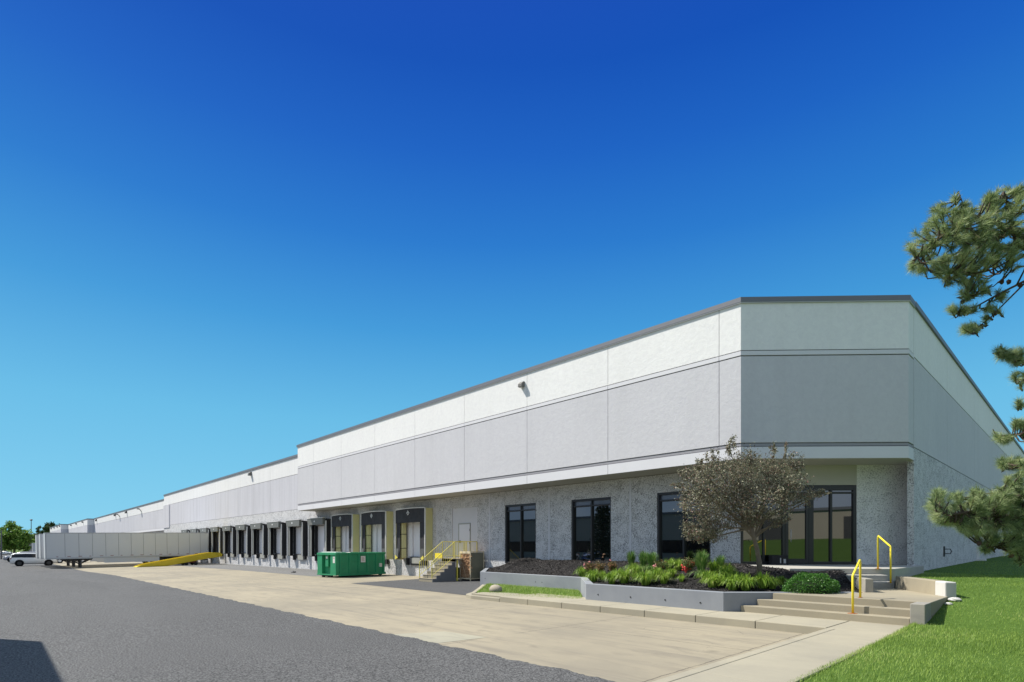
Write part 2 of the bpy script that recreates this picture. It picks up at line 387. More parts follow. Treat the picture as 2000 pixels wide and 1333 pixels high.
M['blade'] = leafy('grass_blades', (.155, .25, .038), (.34, .47, .10), (.46, .49, .18), .5, .25, .35)
M['lily'] = leafy('daylily_leaves', (.10, .22, .02), (.31, .44, .06), (.48, .52, .16), .45, .3, .35)
M['reed'] = leafy('tall_grass_leaves', (.045, .13, .028), (.17, .30, .07), (.32, .38, .15), .5, .3, .3)
M['roseleaf'] = leafy('rose_leaves', (.05, .085, .025), (.27, .17, .065), (.40, .16, .10), .5, .3, .25)
M['rosegreen'] = leafy('green_rose_leaves', (.035, .085, .018), (.17, .19, .055), (.33, .15, .09), .5, .3, .25)
M['petal'] = plain('red_petals', (.62, .055, .05), .6, .25, 20.)
M['pink'] = plain('pink_petals', (.62, .25, .25), .6, .2, 20.)
M['box'] = leafy('boxwood_leaves', (.014, .075, .008), (.065, .19, .020), (.13, .28, .045), .45, .35, .2)
M['crab'] = leafy('crabapple_leaves', (.046, .044, .029), (.30, .29, .19), (.27, .15, .125), .5, .35, .15)
M['needle'] = leafy('pine_needles', (.09, .15, .06), (.43, .51, .235), (.50, .47, .25), .45, .35, .2)
M['foliage'] = leafy('broad_leaves', (.05, .13, .018), (.21, .34, .055), (.31, .42, .09), .6, .2, .25)
M['foliage2'] = leafy('dark_broad_leaves', (.020, .045, .012), (.07, .11, .028), (.13, .12, .05), .6, .2, .2)
M['spruce'] = leafy('spruce_needles', (.010, .025, .012), (.035, .06, .025), None, .6, .2, .1)

# ================================================================== SETTING
def sheet(name, xs, yfun, mat, off, kind='structure'):
    """Ground sheet: for each x, rows y from yfun(x); follows the lot."""
    m = MB(); ny = len(yfun(xs[0]))
    for x in xs:
        for y in yfun(x): m.v.append((x, y, zg(x, y) + off))
    for i in range(len(xs) - 1):
        for j in range(ny - 1):
            a = i * ny + j; m.f.append((a, a + ny, a + ny + 1, a + 1)); m.m.append(0)
    o = build(name, m, mat); o['kind'] = kind; return o
def lin(a, b, n): return [a + (b - a) * i / (n - 1) for i in range(n)]
sheet('ground', [-3000, -1200, -600] + lin(-420, 60, 49) + [300, 1500], lambda x: [-2500, -800, -300] + lin(-100, 40, 29) + [110, 400, 1500, 3000], M['field'], -.35)
sheet('concrete_yard', lin(-130, -46, 43) + lin(-44, -3.9, 21), lambda x: lin(5.0, 21.3, 18), M['concrete'], 0)
def edge_y(x): return 6.38 + .035 * math.sin(x * 3.1) + .03 * math.sin(x * 7.7 + 1) + random.uniform(-.025, .025)
def asph_rows(x):
    if x < -132: return lin(-34, 6, 12) + [10, 14, 17, 21]
    e = edge_y(x); return lin(-34, 5.6, 12) + [e - .3, e - .1, e - .04, e]
sheet('asphalt_lot', lin(-430, -140, 30) + [-132.01, -132] + lin(-131.9, -60, 300) + lin(-59.8, -3.9, 900), asph_rows, M['asphalt'], .012)
sheet('dock_apron', lin(-126, -36.4, 60), lambda x: [15.8 + .04 * math.sin(x * 2.3), 17.5, 19.2, 21.1], M['apron'], .006)
m = MB(); pp = [(-28.6, 21.2), (-28.4, 18.6), (-27.6, 14.1), (-20, 13.95), (-16.4, 13.75), (-16.2, 14.4), (-20.5, 18.2), (-22.5, 21.2)]
m.v = [(x, y, zg(x, y) + .008) for x, y in pp]; m.f = [tuple(range(len(pp)))[::-1]]; m.m = [0]
tag(build('asphalt_patch', m, M['patch']), kind='structure')
m = MB(); pp = [(-8.95, 6.33), (-8.8, 7.6), (-10.1, 7.45), (-10.6, 6.33)]
m.v = [(x, y, zg(x, y) + .004) for x, y in pp]; m.f = [(0, 1, 2, 3)]; m.m = [0]
tag(build('repair_patch', m, concrete('pale_repair_concrete', (.315, .295, .225), False, .5)), kind='structure')

# sidewalk with curb; joints are gaps between the slabs
ZS = .16
m = MB()
cx = [-3.9, -5.4, -6.9, -8.4, -9.9, -11.4, -12.9, -14.3]
for a, b in zip(cx[1:], cx[:-1]):
    m.prism([(a, 13.1), (b - .012, 13.1), (b - .012, 14.9), (a, 14.9)], -.2, lambda x, y: ZS - .0022 * (-3.9 - x))
m.prism([(-14.312, 13.1), (-14.312, 14.3), (-15.2, 14.3), (-16.2, 13.75), (-16.0, 13.1)], -.2, lambda x, y: ZS - .0022 * (-3.9 - x))
m.prism([(-3.888, 12.9), (-2.62, 12.9), (-2.62, 14.9), (-3.888, 14.9)], -.2, ZS)
ys = [12.888, 10.9, 9.0, 7.1, 5.2, 3.3, 1.4, -.5, -2.4, -6, -12]
for a, b in zip(ys[1:], ys[:-1]): m.box(-3.72, a + .008, -.2, -2.62, b, ZS)
tag(build('sidewalk', m, M['walk'], bevel=.012), kind='structure')
m = MB()
for a, b in zip(cx[1:], cx[:-1]):
    m.prism([(a, 12.92), (b - .012, 12.92), (b - .012, 13.092), (a, 13.092)], -.25, lambda x, y: ZS + .002 - .0022 * (-3.9 - x))
for a, b in zip(ys[1:], ys[:-1]): m.box(-3.89, a + .004, -.25, -3.725, b, ZS + .002)
cl = [(-14.312, 12.92), (-15.9, 12.95), (-16.6, 13.25), (-17.1, 13.95), (-18.6, 15.5), (-20.4, 17.3)]
ci = [(-14.312, 13.092), (-15.85, 13.12), (-16.4, 13.35), (-16.9, 14.0), (-18.4, 15.6), (-20.15, 17.35)]
for i in range(len(cl) - 1):
    m.prism([cl[i], cl[i+1], ci[i+1], ci[i]], -.25, lambda x, y: .13 + zg(x, 15))
tag(build('curb', m, M['walk'], bevel=.015), kind='structure')

# lawn on the right
LY = [(-60, -.2), (-5, .0), (3, .08), (12, .17), (14.5, .22), (17.2, .60), (19.3, .80), (24, .93), (35, 1.05), (50, 1.2), (120, 1.5)]
def interp(T, y):
    for (a, p), (b, q) in zip(T, T[1:]):
        if y <= b: return p + (q - p) * max(0, (y - a) / (b - a))
    return T[-1][1]
def lawn_z(x, y): return interp(LY, y) + 2.9 * sm((x - 12) / 34) + .03 * math.sin(x * .8 + y * .5) * min(1, max(0, (x + 2.6) / 2)) + .02 * math.sin(y * 1.7 + x) * min(1, max(0, (x + 2.6) / 2))
XL = [(-60, -2.64), (15.0, -2.64), (15.05, -2.5), (17.3, -2.5), (17.6, -2.5), (19.6, -3.9), (20.5, -4.25), (24.3, -4.25), (24.45, -4.5), (125, -4.5)]
def lawn_x(y): return interp(XL, y)
m = MB(); ly = lin(-60, -8, 8) + lin(-6, 30, 73) + lin(33, 120, 20); lt = [0, .003, .008, .016, .03, .05, .08, .12, .2, .32, .5, .75, 1]
for y in ly:
    for tt in lt:
        x = lawn_x(y) + tt * (75 - lawn_x(y)); m.v.append((x, y, lawn_z(x, y)))
n = len(lt)
for i in range(len(ly) - 1):
    for j in range(n - 1): m.f.append((i*n+j, i*n+j+1, (i+1)*n+j+1, (i+1)*n+j)); m.m.append(0)
tag(build('lawn', m, M['lawn'], smooth=True), kind='structure')
# small turf wedge in front of the planter
TW = [(-19.9, 17.22), (-14.1, 16.98), (-11.6, 14.26), (-14.4, 13.2), (-15.9, 13.22), (-16.9, 14.05), (-18.4, 15.65)]
def turf_z(x, y): return .10 + .06 * min(1, max(0, (y - 13.4) / 2.5)) - .006 * (-12 - x)
m = MB(); m.prism(TW, -.2, turf_z); tag(build('turf_wedge', m, M['lawn']), kind='structure')

def blades(P, h, wd, lean=.6, curl=.5):
    """One bent two-triangle blade (as a quad-ish 3-gon pair) per point: returns n=3 triangles."""
    k = len(P); a = rng.random(k) * 2 * np.pi; ln = rng.random(k) * lean
    hh = h * (.6 + .7 * rng.random(k)); dx = np.cos(a); dy = np.sin(a)
    side = np.stack([-dy, dx, np.zeros(k)], 1) * (wd * (.7 + .6 * rng.random(k)))[:, None]
    tip = P + np.stack([dx * ln * hh, dy * ln * hh, hh], 1)
    return np.stack([P - side, P + side, tip], 1).reshape(-1, 3)
def inside(poly, x, y):
    c = np.zeros(len(x), bool); n = len(poly)
    for i in range(n):
        x0, y0 = poly[i]; x1, y1 = poly[(i + 1) % n]
        c ^= ((y0 > y) != (y1 > y)) & (x < (x1 - x0) * (y - y0) / (y1 - y0 + 1e-12) + x0)
    return c
pts = []
for x0, x1, y0, y1, n in [(-2.66, 3, 2.5, 9, 46000), (-2.66, 5, 9, 14.5, 60000), (-4.2, 8, 14.5, 24.5, 76000), (-4.4, 20, 24.5, 40, 26000)]:
    x = rng.uniform(x0, x1, n); y = rng.uniform(y0, y1, n); lx = np.array([lawn_x(b) for b in y])
    ok = (x > lx - .015); pts.append(np.array([(a, b, lawn_z(a, b) - .005) for a, b in zip(x[ok], y[ok])]))
# fringe that leans over the pavement edge
y = rng.uniform(2, 14.6, 4500); x = -2.64 + rng.normal(0, .025, 4500); pts.append(np.stack([x, y, np.array([lawn_z(a, b) for a, b in zip(x, y)])], 1))
P = np.concatenate(pts); V = blades(P, .052, .0034, 1.0)
tint = np.clip(rng.random(len(P)) * .72 + .36 * np.sin(P[:, 0] * 1.3 + 2 * np.sin(P[:, 1] * .8)) * np.sin(P[:, 1] * 1.1) , 0, 1)
tag(np_mesh('lawn_grass', V, 3, M['blade'], var=tint), kind='stuff')
x = rng.uniform(-20.5, -11.8, 22000); y = rng.uniform(13.2, 17.6, 22000); ok = inside(TW, x, y)
P = np.array([(a, b, turf_z(a, b) - .005) for a, b in zip(x[ok], y[ok])])
tag(np_mesh('turf_grass', blades(P, .075, .006, .9), 3, M['blade']), kind='stuff')

# ================================================================== WAREHOUSE
D1, D2, XR, ZF = 19.40, 21.0, -4.48, 1.2
TOP, A, B = 10.60, (-8.63, 19.40), (-4.48, 23.55)
WH = thing('warehouse', 'long grey and white stucco warehouse with a dark glass corner entrance and dock bays', 'warehouse', (-28, 21, 0))
dg = Vector((1, 1, 0)).normalized(); nrm = Vector((1, -1, 0)).normalized()
J1 = [-47.80, -44.58, -39.53, -34.46, -29.45, -24.44, -19.42, -14.46, -9.44, -8.63]
def run_panels(z0, z1, th=.05, gap=.022, chamf=True, joints=J1, y=D1, proud=0):
    m = MB()
    for a, b in zip(joints, joints[1:]):
        g0 = gap / 2 if a != joints[0] else 0; g1 = gap / 2 if b != joints[-1] else 0
        m.box(a + g0, y - proud, z0, b - g1, y + th, z1)
    if chamf:
        o = Vector((A[0], A[1], z0)) + nrm * proud; L = math.hypot(B[0]-A[0], B[1]-A[1])
        m.prism([tuple((o + dg*0)[:2]), tuple((o + dg*L)[:2]), tuple((o + dg*L - nrm*(th+proud))[:2]), tuple((o - nrm*(th+proud))[:2])], z0, z1)
        m.box(XR - th, B[1] + .001, z0, XR + proud, 24.33, z1)
    return m
# core volume behind the panels of the overhang (also shows as the dark reveal in the joints)
core = MB(); core.prism([(-47.78, 19.44), (-8.66, 19.44), (-4.52, 23.58), (-4.52, 24.5), (-14, 34), (-47.78, 34)], 5.06, TOP)
build('upper_core', core, M['groove'], WH)
build('white_band', run_panels(8.90, TOP, .05), M['band'], WH)
build('grey_panel', run_panels(5.60, 8.675, .05), M['mid'], WH)
build('band_strip', run_panels(8.715, 8.865, .05, proud=.012), M['strip'], WH)
build('lower_strip', run_panels(5.03, 5.445, .05, proud=.004), M['strip'], WH)
build('reveal_strip', run_panels(5.475, 5.565, .05, gap=.0, proud=-.02), plain('reveal_strip_grey', (.30, .295, .32), .8, .08), WH)
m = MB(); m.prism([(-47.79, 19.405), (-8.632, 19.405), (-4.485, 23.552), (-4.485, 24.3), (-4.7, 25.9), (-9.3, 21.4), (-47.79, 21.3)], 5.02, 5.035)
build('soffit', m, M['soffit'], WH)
def coping(pts, z0, z1, out, th=.25):
    m = MB()
    P = [Vector((*p, 0)) for p in pts]
    for i in range(len(P) - 1):
        d = (P[i+1] - P[i]).normalized(); n = Vector((d.y, -d.x, 0))
        def off(j, k):
            ds = [(P[j+1]-P[j]).normalized() if j < len(P)-1 else None, (P[j]-P[j-1]).normalized() if j > 0 else None]
            ds = [q for q in ds if q]; nn = sum((Vector((q.y, -q.x, 0)) for q in ds), Vector()).normalized()
            return P[j] + nn * k / max(.3, nn.dot(n))
        a, b = off(i, out), off(i+1, out); a2, b2 = off(i, -th), off(i+1, -th)
        m.prism([a[:2], b[:2], b2[:2], a2[:2]], z0, z1)
    return m
cop = [(-47.86, 21.3), (-47.86, 19.4), A, B, (XR, 24.36)]
build('roof_edge', coping(cop, TOP, TOP + .17, .06), M['fascia'], WH)
build('roof_edge_lip', coping(cop, TOP - .035, TOP - .002, .05), M['capline'], WH)
# section two: dock wall, flush, roof a little lower
J2 = [-107.6] + [-53.82 - 5.03 * k for k in range(10, -1, -1)] + [-47.9]
T2 = 10.40
def flat(z0, z1, y, joints, proud=0, th=.05, gap=.02):
    m = MB()
    for a, b in zip(joints, joints[1:]): m.box(a + gap/2, y - proud, z0, b - gap/2, y + th, z1)
    return m
build('dock_wall_core', MB().box(-107.55, 21.055, 5.2, -47.85, 21.4, T2 - .02).box(-107.55, 21.3, -.9, -28.2, 21.5, 5.1), M['groove'], WH)
build('white_band', flat(8.78, T2, D2, J2), M['band2'], WH)
build('grey_panel', flat(5.43, 8.74, D2, J2), M['mid2'], WH)
build('roof_edge', MB().box(-107.6, D2 - .07, T2, -47.95, D2 + .25, T2 + .22), M['fascia'], WH)
build('overhang_end', MB().box(-107.6, D2 - .09, 5.0, -103.4, D2 + .04, 8.72), M['mid2'], WH)
# section three, lower
J3 = [-195.4 + (87.8 / 16) * k for k in range(17)]
build('white_band', flat(8.26, 9.72, 21.05, J3), M['band2'], WH)
build('grey_panel', flat(5.05, 8.22, 21.05, J3), M['mid2'], WH)
build('lower_strip', flat(4.65, 5.02, 21.05, [-195.4, -107.6], .02), M['strip'], WH)
build('roof_edge', MB().box(-195.4, 20.98, 9.72, -107.62, 21.4, 9.94), M['fascia'], WH)
build('dock_wall', MB().box(-195.4, 21.6, -1.5, -107.6, 22.2, 9.6), M['smoothwall'], WH)
# aggregate ground-floor wall with openings for bays, door recess and windows
WINS = [(-22.79, -20.36), (-17.90, -15.48), (-13.03, -10.58)]
NEAR = [-29.76, -34.66, -39.68]; FAR = [-44.60, -49.49, -54.48, -59.47, -64.47, -69.57, -74.53, -79.5, -84.5, -89.5]
ops = [(a, b, .95, 4.22) for a, b in WINS] + [(-27.72, -25.22, -.2, 4.27)] + [(x - 2.95, x - .65, ZF - .02, 3.8) for x in NEAR] + [(x - 3.35, x - .40, ZF - .02, 3.75) for x in FAR]
ops.sort(); m = MB(); x = -107.55
for a, b, z0, z1 in ops:
    top = 5.40 if b < -47.9 else 5.0
    m.box(x, D2, -1.0, a, D2 + .06, 5.40 if a < -47.9 else 5.0); x = b
    if z0 > -.9: m.box(a, D2, -1.0, b, D2 + .06, z0)
    m.box(a, D2, z1, b, D2 + .06, top)
m.box(x, D2, -1.0, -9.37, D2 + .06, 5.0)
build('aggregate_wall', m, M['agg'], WH)
# lower chamfer wall
CA = Vector((-9.36, 21.0, 0)); cn = nrm
def chm(m, s0, s1, z0, z1, d0=0, d1=.06):
    """Box on the recessed entry wall: s along it from its left end, d outward (+) from its face."""
    o = CA + dg * s0 + cn * d0 + Vector((0, 0, z0)); m.obox(o, dg, -cn, Vector((0, 0, 1)), s1 - s0, d0 + d1, z1 - z0)
build('entry_aggregate', (lambda q: (chm(q, 4.42, 6.62, .4, 5.02), q)[1])(MB()), M['agg_lifted'], WH)
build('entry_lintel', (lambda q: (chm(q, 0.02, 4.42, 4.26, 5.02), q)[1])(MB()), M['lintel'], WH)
# right-hand side wall
J4 = [24.37] + [31 + 8.2 * k for k in range(11)]
def side(z0, z1, proud=0, th=.2):
    m = MB()
    for a, b in zip(J4, J4[1:]): m.box(XR - th, a + (.01 if a > 25 else 0), z0, XR + proud, b - .01, z1)
    return m
build('side_core', MB().box(XR - .6, 26.2, .2, XR - .06, 112, 10.5), M['groove'], WH)
build('white_band', side(8.82, 10.62), M['band'], WH)
build('grey_panel', side(5.53, 8.78), M['mid'], WH)
build('aggregate_wall', side(.3, 5.49), M['agg'], WH)
build('roof_edge', MB().box(XR - .3, 24.37, 10.62, XR + .07, 113, 10.80), M['fascia'], WH)
build('reveal_strip', MB().box(XR - .1, 24.4, 5.485, XR - .015, 113, 5.535).box(XR - .1, 24.4, 8.775, XR - .015, 113, 8.825), M['groove'], WH)
m = MB(); m.prism([(-195, 22), (-107.6, 22), (-107.6, 21.5), (-48, 21.5), (-47.8, 20), (-9, 20), (-5, 24), (-5, 112), (-195, 112)], 9.2, 9.3)
build('roof', m, M['roof'], WH)
# windows
for x0, x1 in WINS:
    y0 = D2 + .11; mid = x0 + (x1 - x0) * .5
    fr = MB().box(x0, D2 + .03, 4.12, x1, y0 + .08, 4.22).box(x0, D2 + .03, .95, x0 + .09, y0 + .08, 4.12).box(x1 - .07, D2 + .03, .95, x1, y0 + .08, 4.12)
    fr.box(mid - .04, y0 - .05, 1.05, mid + .04, y0 + .08, 4.12).box(x0 + .09, y0 - .045, 3.84, mid - .04, y0 + .08, 3.91).box(mid + .04, y0 - .045, 3.84, x1 - .07, y0 + .08, 3.91).box(x0 + .09, D2 + .03, .95, x1 - .07, y0 + .08, 1.05)
    fo = build('window', fr, M['frame'], WH, bevel=.006)
    build('pane', MB().box(x0 + .05, y0 + .05, 1.0, x1 - .05, y0 + .07, 3.86), M['glass'], fo)
    build('transom_pane', MB().box(x0 + .05, y0 + .05, 3.88, x1 - .05, y0 + .07, 4.15), M['glass2'], fo)
    build('sill', MB().box(x0 - .02, D2 - .01, .86, x1 + .02, D2 + .16, .945), M['smoothwall'], fo)
# entrance: dark storefront
F = MB()
for a, b in [(.02, .12), (.88, .95), (1.62, 1.71), (2.62, 2.80), (3.43, 3.51), (4.30, 4.42)]: chm(F, a, b, ZF, 4.26, -.02, .14)
chm(F, .12, 4.30, 4.06, 4.26, -.022, .14); chm(F, .12, 4.30, 3.93, 4.0, -.025, .13)
for a, b in [(.12, .88), (.95, 1.62), (2.80, 3.43), (3.51, 4.30)]: chm(F, a, b, ZF, ZF + .11, -.022, .13)
EN = build('entrance', F, M['frame'], WH, bevel=.006)
g = MB()
for a, b in [(.10, .9), (.93, 1.64), (2.78, 3.45), (3.49, 4.32)]: chm(g, a, b, ZF + .08, 3.95, -.09, .11)
build('pane', g, M['glass'], EN)
g = MB(); chm(g, .1, 4.32, 3.98, 4.08, -.09, .11); build('transom_pane', g, M['glass'], EN)
F = MB()
for a, b in [(1.72, 1.84), (2.50, 2.61)]: chm(F, a, b, ZF + .02, 3.92, -.015, .10)
chm(F, 1.84, 2.50, 3.80, 3.92, -.017, .10); chm(F, 1.84, 2.50, ZF + .02, ZF + .22, -.017, .10)
DR = build('entrance_door', F, M['frame'], WH, bevel=.005)
g = MB(); chm(g, 1.82, 2.52, ZF + .2, 3.82, -.06, .08); build('pane', g, M['glass'], DR)
h = CA + dg * 1.90 + cn * .06; build('handle', MB().path([h + Vector((0, 0, 2.05)), h + Vector((0, 0, 2.55))], .016), M['alu'], DR, smooth=True)
tm = text_mb('6412', .17); q = CA + dg * 2.16 + cn * -.045 + Vector((0, 0, 3.69))
tm.v = [tuple(q + dg * p[0] + cn * (.003 - p[1]) + Vector((0, 0, p[2]))) for p in tm.v]
build('street_number', tm, M['letter'], DR)
# infilled opening with the dock-side door
build('infill_panel', MB().box(-27.72, D2 + .04, .6, -25.22, D2 + .10, 4.27).box(-27.75, D2 - .012, -.2, -27.69, D2 + .05, 4.3), M['smoothwall'], WH)
PD = build('side_door', MB().box(-27.0, D2 + .015, ZF, -25.95, D2 + .039, 3.26), M['pdoor'], WH, bevel=.006)
build('door_frame', MB().box(-27.06, D2 + .005, ZF, -27.0, D2 + .039, 3.32).box(-25.95, D2 + .005, ZF, -25.89, D2 + .039, 3.32).box(-27.0, D2 + .005, 3.26, -25.95, D2 + .039, 3.32), M['steel'], PD)
build('handle', MB().box(-26.92, D2 - .05, 2.13, -26.84, D2 + .015, 2.26), M['darksteel'], PD)
build_each('hinge', MB().box(-25.96, D2 - .005, 2.83, -25.92, D2 + .01, 2.98).box(-25.96, D2 - .005, 2.05, -25.92, D2 + .01, 2.2).box(-25.96, D2 - .005, 1.38, -25.92, D2 + .01, 1.5), M['darksteel'], PD)
# vertical smooth ribs on the aggregate wall
m = MB()
for x in (-24.11, -19.4, -14.4, -29.3): m.box(x - .06, D2 - .008, .5, x + .06, D2 + .03, 4.99)
build_each('wall_rib', m, M['smoothwall'], WH)
# wall lamps
def wall_lamp(x, z, y, k=1.):
    m = MB().xprism([(0, .25*k), (-.13*k, .25*k), (-.34*k, .06*k), (-.36*k, -.2*k), (-.03*k, -.2*k), (0, -.1*k)], 'x', -.22*k, .22*k)
    o = build('wall_lamp', m, M['lamp'], WH, local=True, bevel=.01, loc=Vector((x, y, z)) - WH.location)
    build('lens', MB().box(-.16*k, -.30*k, -.235*k, .16*k, -.08*k, -.2*k), M['lens'], o, local=True)
wall_lamp(-19.72, 10.02, D1, .62)
wall_lamp(-64.6, 10.0, D2, .9); wall_lamp(-143, 9.3, 21.05, 1.1); wall_lamp(-158, 9.3, 21.05, 1.1); wall_lamp(-190, 9.2, 21.05, 1.2)
for x in (-127, -152):
    m = MB().path([(x, 21.05, 8.6), (x - .1, 20.85, 9.0), (x - .3, 20.65, 9.2)], .07, 6).box(x - .9, 20.4, 9.12, x - .1, 20.75, 9.3)
    build('flood_light', m, M['lamp'], WH)

# dock bays ---------------------------------------------------------
def diamond(m, c, r, y, ring=True):
    x, z = c
    if ring:
        for k in range(4):
            a0, a1 = math.pi/2*k, math.pi/2*(k+1); i, o = r * .74, r
            m.add([(x+o*math.cos(a0), y, z+o*math.sin(a0)), (x+o*math.cos(a1), y, z+o*math.sin(a1)), (x+i*math.cos(a1), y, z+i*math.sin(a1)), (x+i*math.cos(a0), y, z+i*math.sin(a0))], [(0, 1, 2, 3)])
    else:
        m.add([(x+r*1.25, y, z), (x, y, z+r), (x-r*1.25, y, z), (x, y, z-r)], [(0, 1, 2, 3)])
    return m
def pleat(x0, x1, z0, z1, y, n, amp, bow=0):
    """Wrinkled vinyl curtain as a closed thin panel."""
    m = MB(); nz = 6
    for side in (0, .012):
        for i in range(n + 1):
            for j in range(nz + 1):
                x = x0 + (x1 - x0) * i / n; z = z0 + (z1 - z0) * j / nz
                if j == nz: z += bow * (1 - (2 * i / n - 1) ** 2)
                e = 0 if i in (0, n) or j == nz else amp * math.sin(i * 2.1 + j * .9 + math.sin(i * 1.3) * 1.5) + random.uniform(-amp, amp) * .5
                m.v.append((x, y + e + side, z))
    k = (n + 1) * (nz + 1)
    for i in range(n):
        for j in range(nz):
            a = i * (nz + 1) + j; b = a + nz + 1
            m.f += [(a, b, b + 1, a + 1), (k + a, k + a + 1, k + b + 1, k + b)]; m.m += [0, 0]
    return m
def sectional_door(w, z0, z1, y):
    m = MB(); n = 9; hgt = (z1 - z0) / n
    for i in range(n): m.box(0, y, z0 + i * hgt + .008, w, y + .05, z0 + (i + 1) * hgt - .008)
    m.box(0, y + .02, z0, w, y + .06, z1); return m
digits = {-29.76: '9', -34.66: '8', -39.68: '7'}
for xr in NEAR:
    W = 3.62; L = Vector((xr - W, D2, 0)); yf = -.62
    s = MB().box(W - .06, yf + .03, .98, W - .012, -.001, 4.42).box(.012, yf + .03, .98, .06, -.001, 4.42).box(.06, yf + .1, 4.36, W - .06, -.001, 4.42)
    so_ = build('dock_shelter', s, M['olive'], WH, local=True, bevel=.02, loc=L - WH.location)
    fr = MB(); npt = 10
    arc = [(W * i / npt, 4.44 + .06 * (1 - (2 * i / npt - 1) ** 2)) for i in range(npt + 1)]
    for (a, za), (b, zb) in zip(arc, arc[1:]): fr.add([(a, yf-.02, za-.05), (b, yf-.02, zb-.05), (b, yf-.02, zb), (a, yf-.02, za), (a, yf+.05, za-.05), (b, yf+.05, zb-.05), (b, yf+.05, zb), (a, yf+.05, za)], [(0,1,2,3),(7,6,5,4),(3,2,6,7),(1,0,4,5),(0,3,7,4),(2,1,5,6)])
    fr.box(-.012, yf - .03, .98, .035, yf + .06, 4.40).box(W - .035, yf - .03, .98, W + .012, yf + .06, 4.40)
    build('trim', fr, M['trim'], so_, local=True)
    hc = pleat(.05, W - .05, 3.50, 4.40, yf, 26, .022, .05); build('head_curtain', hc, M['blackvinyl'], so_, local=True, smooth=True)
    for a, b in ((.04, .56), (W - .66, W - .04)):
        build('side_curtain', pleat(a, b, 1.05, 4.36, yf + .045, 8, .02), M['blackvinyl'], so_, local=True, smooth=True)
    for a, b in ((.10, .40), (W - .55, W - .12)):
        gm = MB()
        for i in range(7): gm.add([(a + (b-a)*i/7, yf - .035, 1.12), (a + (b-a)*i/7 + .03, yf - .035, 1.12), (a + (b-a)*i/7 + .10, yf - .035, 1.75), (a + (b-a)*i/7 + .07, yf - .035, 1.75)], [(0, 1, 2, 3)])
        build('wear_pleat', gm, M['greycurtain'], so_, local=True)
    pd_ = MB().box(.42, -.46, 1.1, .64, -.12, 3.62); build('side_pad', pd_, M['olive'], so_, local=True, bevel=.03)
    build_each('pad_band', MB().box(.41, -.47, 1.75, .65, -.11, 1.79).box(.41, -.47, 2.72, .65, -.11, 2.76), M['black'], so_, local=True)
    sg = diamond(MB(), (W * .46, 4.16), .17, yf - .05); tx = text_mb(digits[xr], .19)
    sg.add([(p[0] + W * .46, yf - .05 + p[1], p[2] + 4.16) for p in tx.v], tx.f)
    build('number_sign', sg, M['letter'], so_, local=True)
    build_each('bumper_flap', MB().xprism([(W - .40, 1.12), (W - .1, 1.0), (W - .1, 1.30)], 'y', yf - .09, yf - .05).xprism([(.40, 1.12), (.1, 1.30), (.1, 1.0)], 'y', yf - .09, yf - .05), M['yellow2'], so_, local=True)
    d = build('dock_door', sectional_door(1.75, ZF, 3.75, .16), M['door'], WH, local=True, loc=L + Vector((1.12, 0, 0)) - WH.location)
    build_each('jamb', MB().box(-.45, .02, ZF, -.02, .2, 3.78).box(1.77, .02, ZF, 1.86, .2, 3.78), M['door'], d, local=True)
    lv = build('dock_leveler', MB().box(1.05, -.08, .62, 2.55, -.004, 1.19), M['darksteel'], WH, local=True, loc=L - WH.location)
    build_each('bumper', MB().box(.62, -.14, .62, .88, -.003, 1.1).box(2.72, -.14, .62, 2.98, -.003, 1.1), M['black'], lv, local=True)
    build('lip', MB().box(1.25, -.12, .74, 2.35, -.082, 1.12), M['steel'], lv, local=True)
protos = None
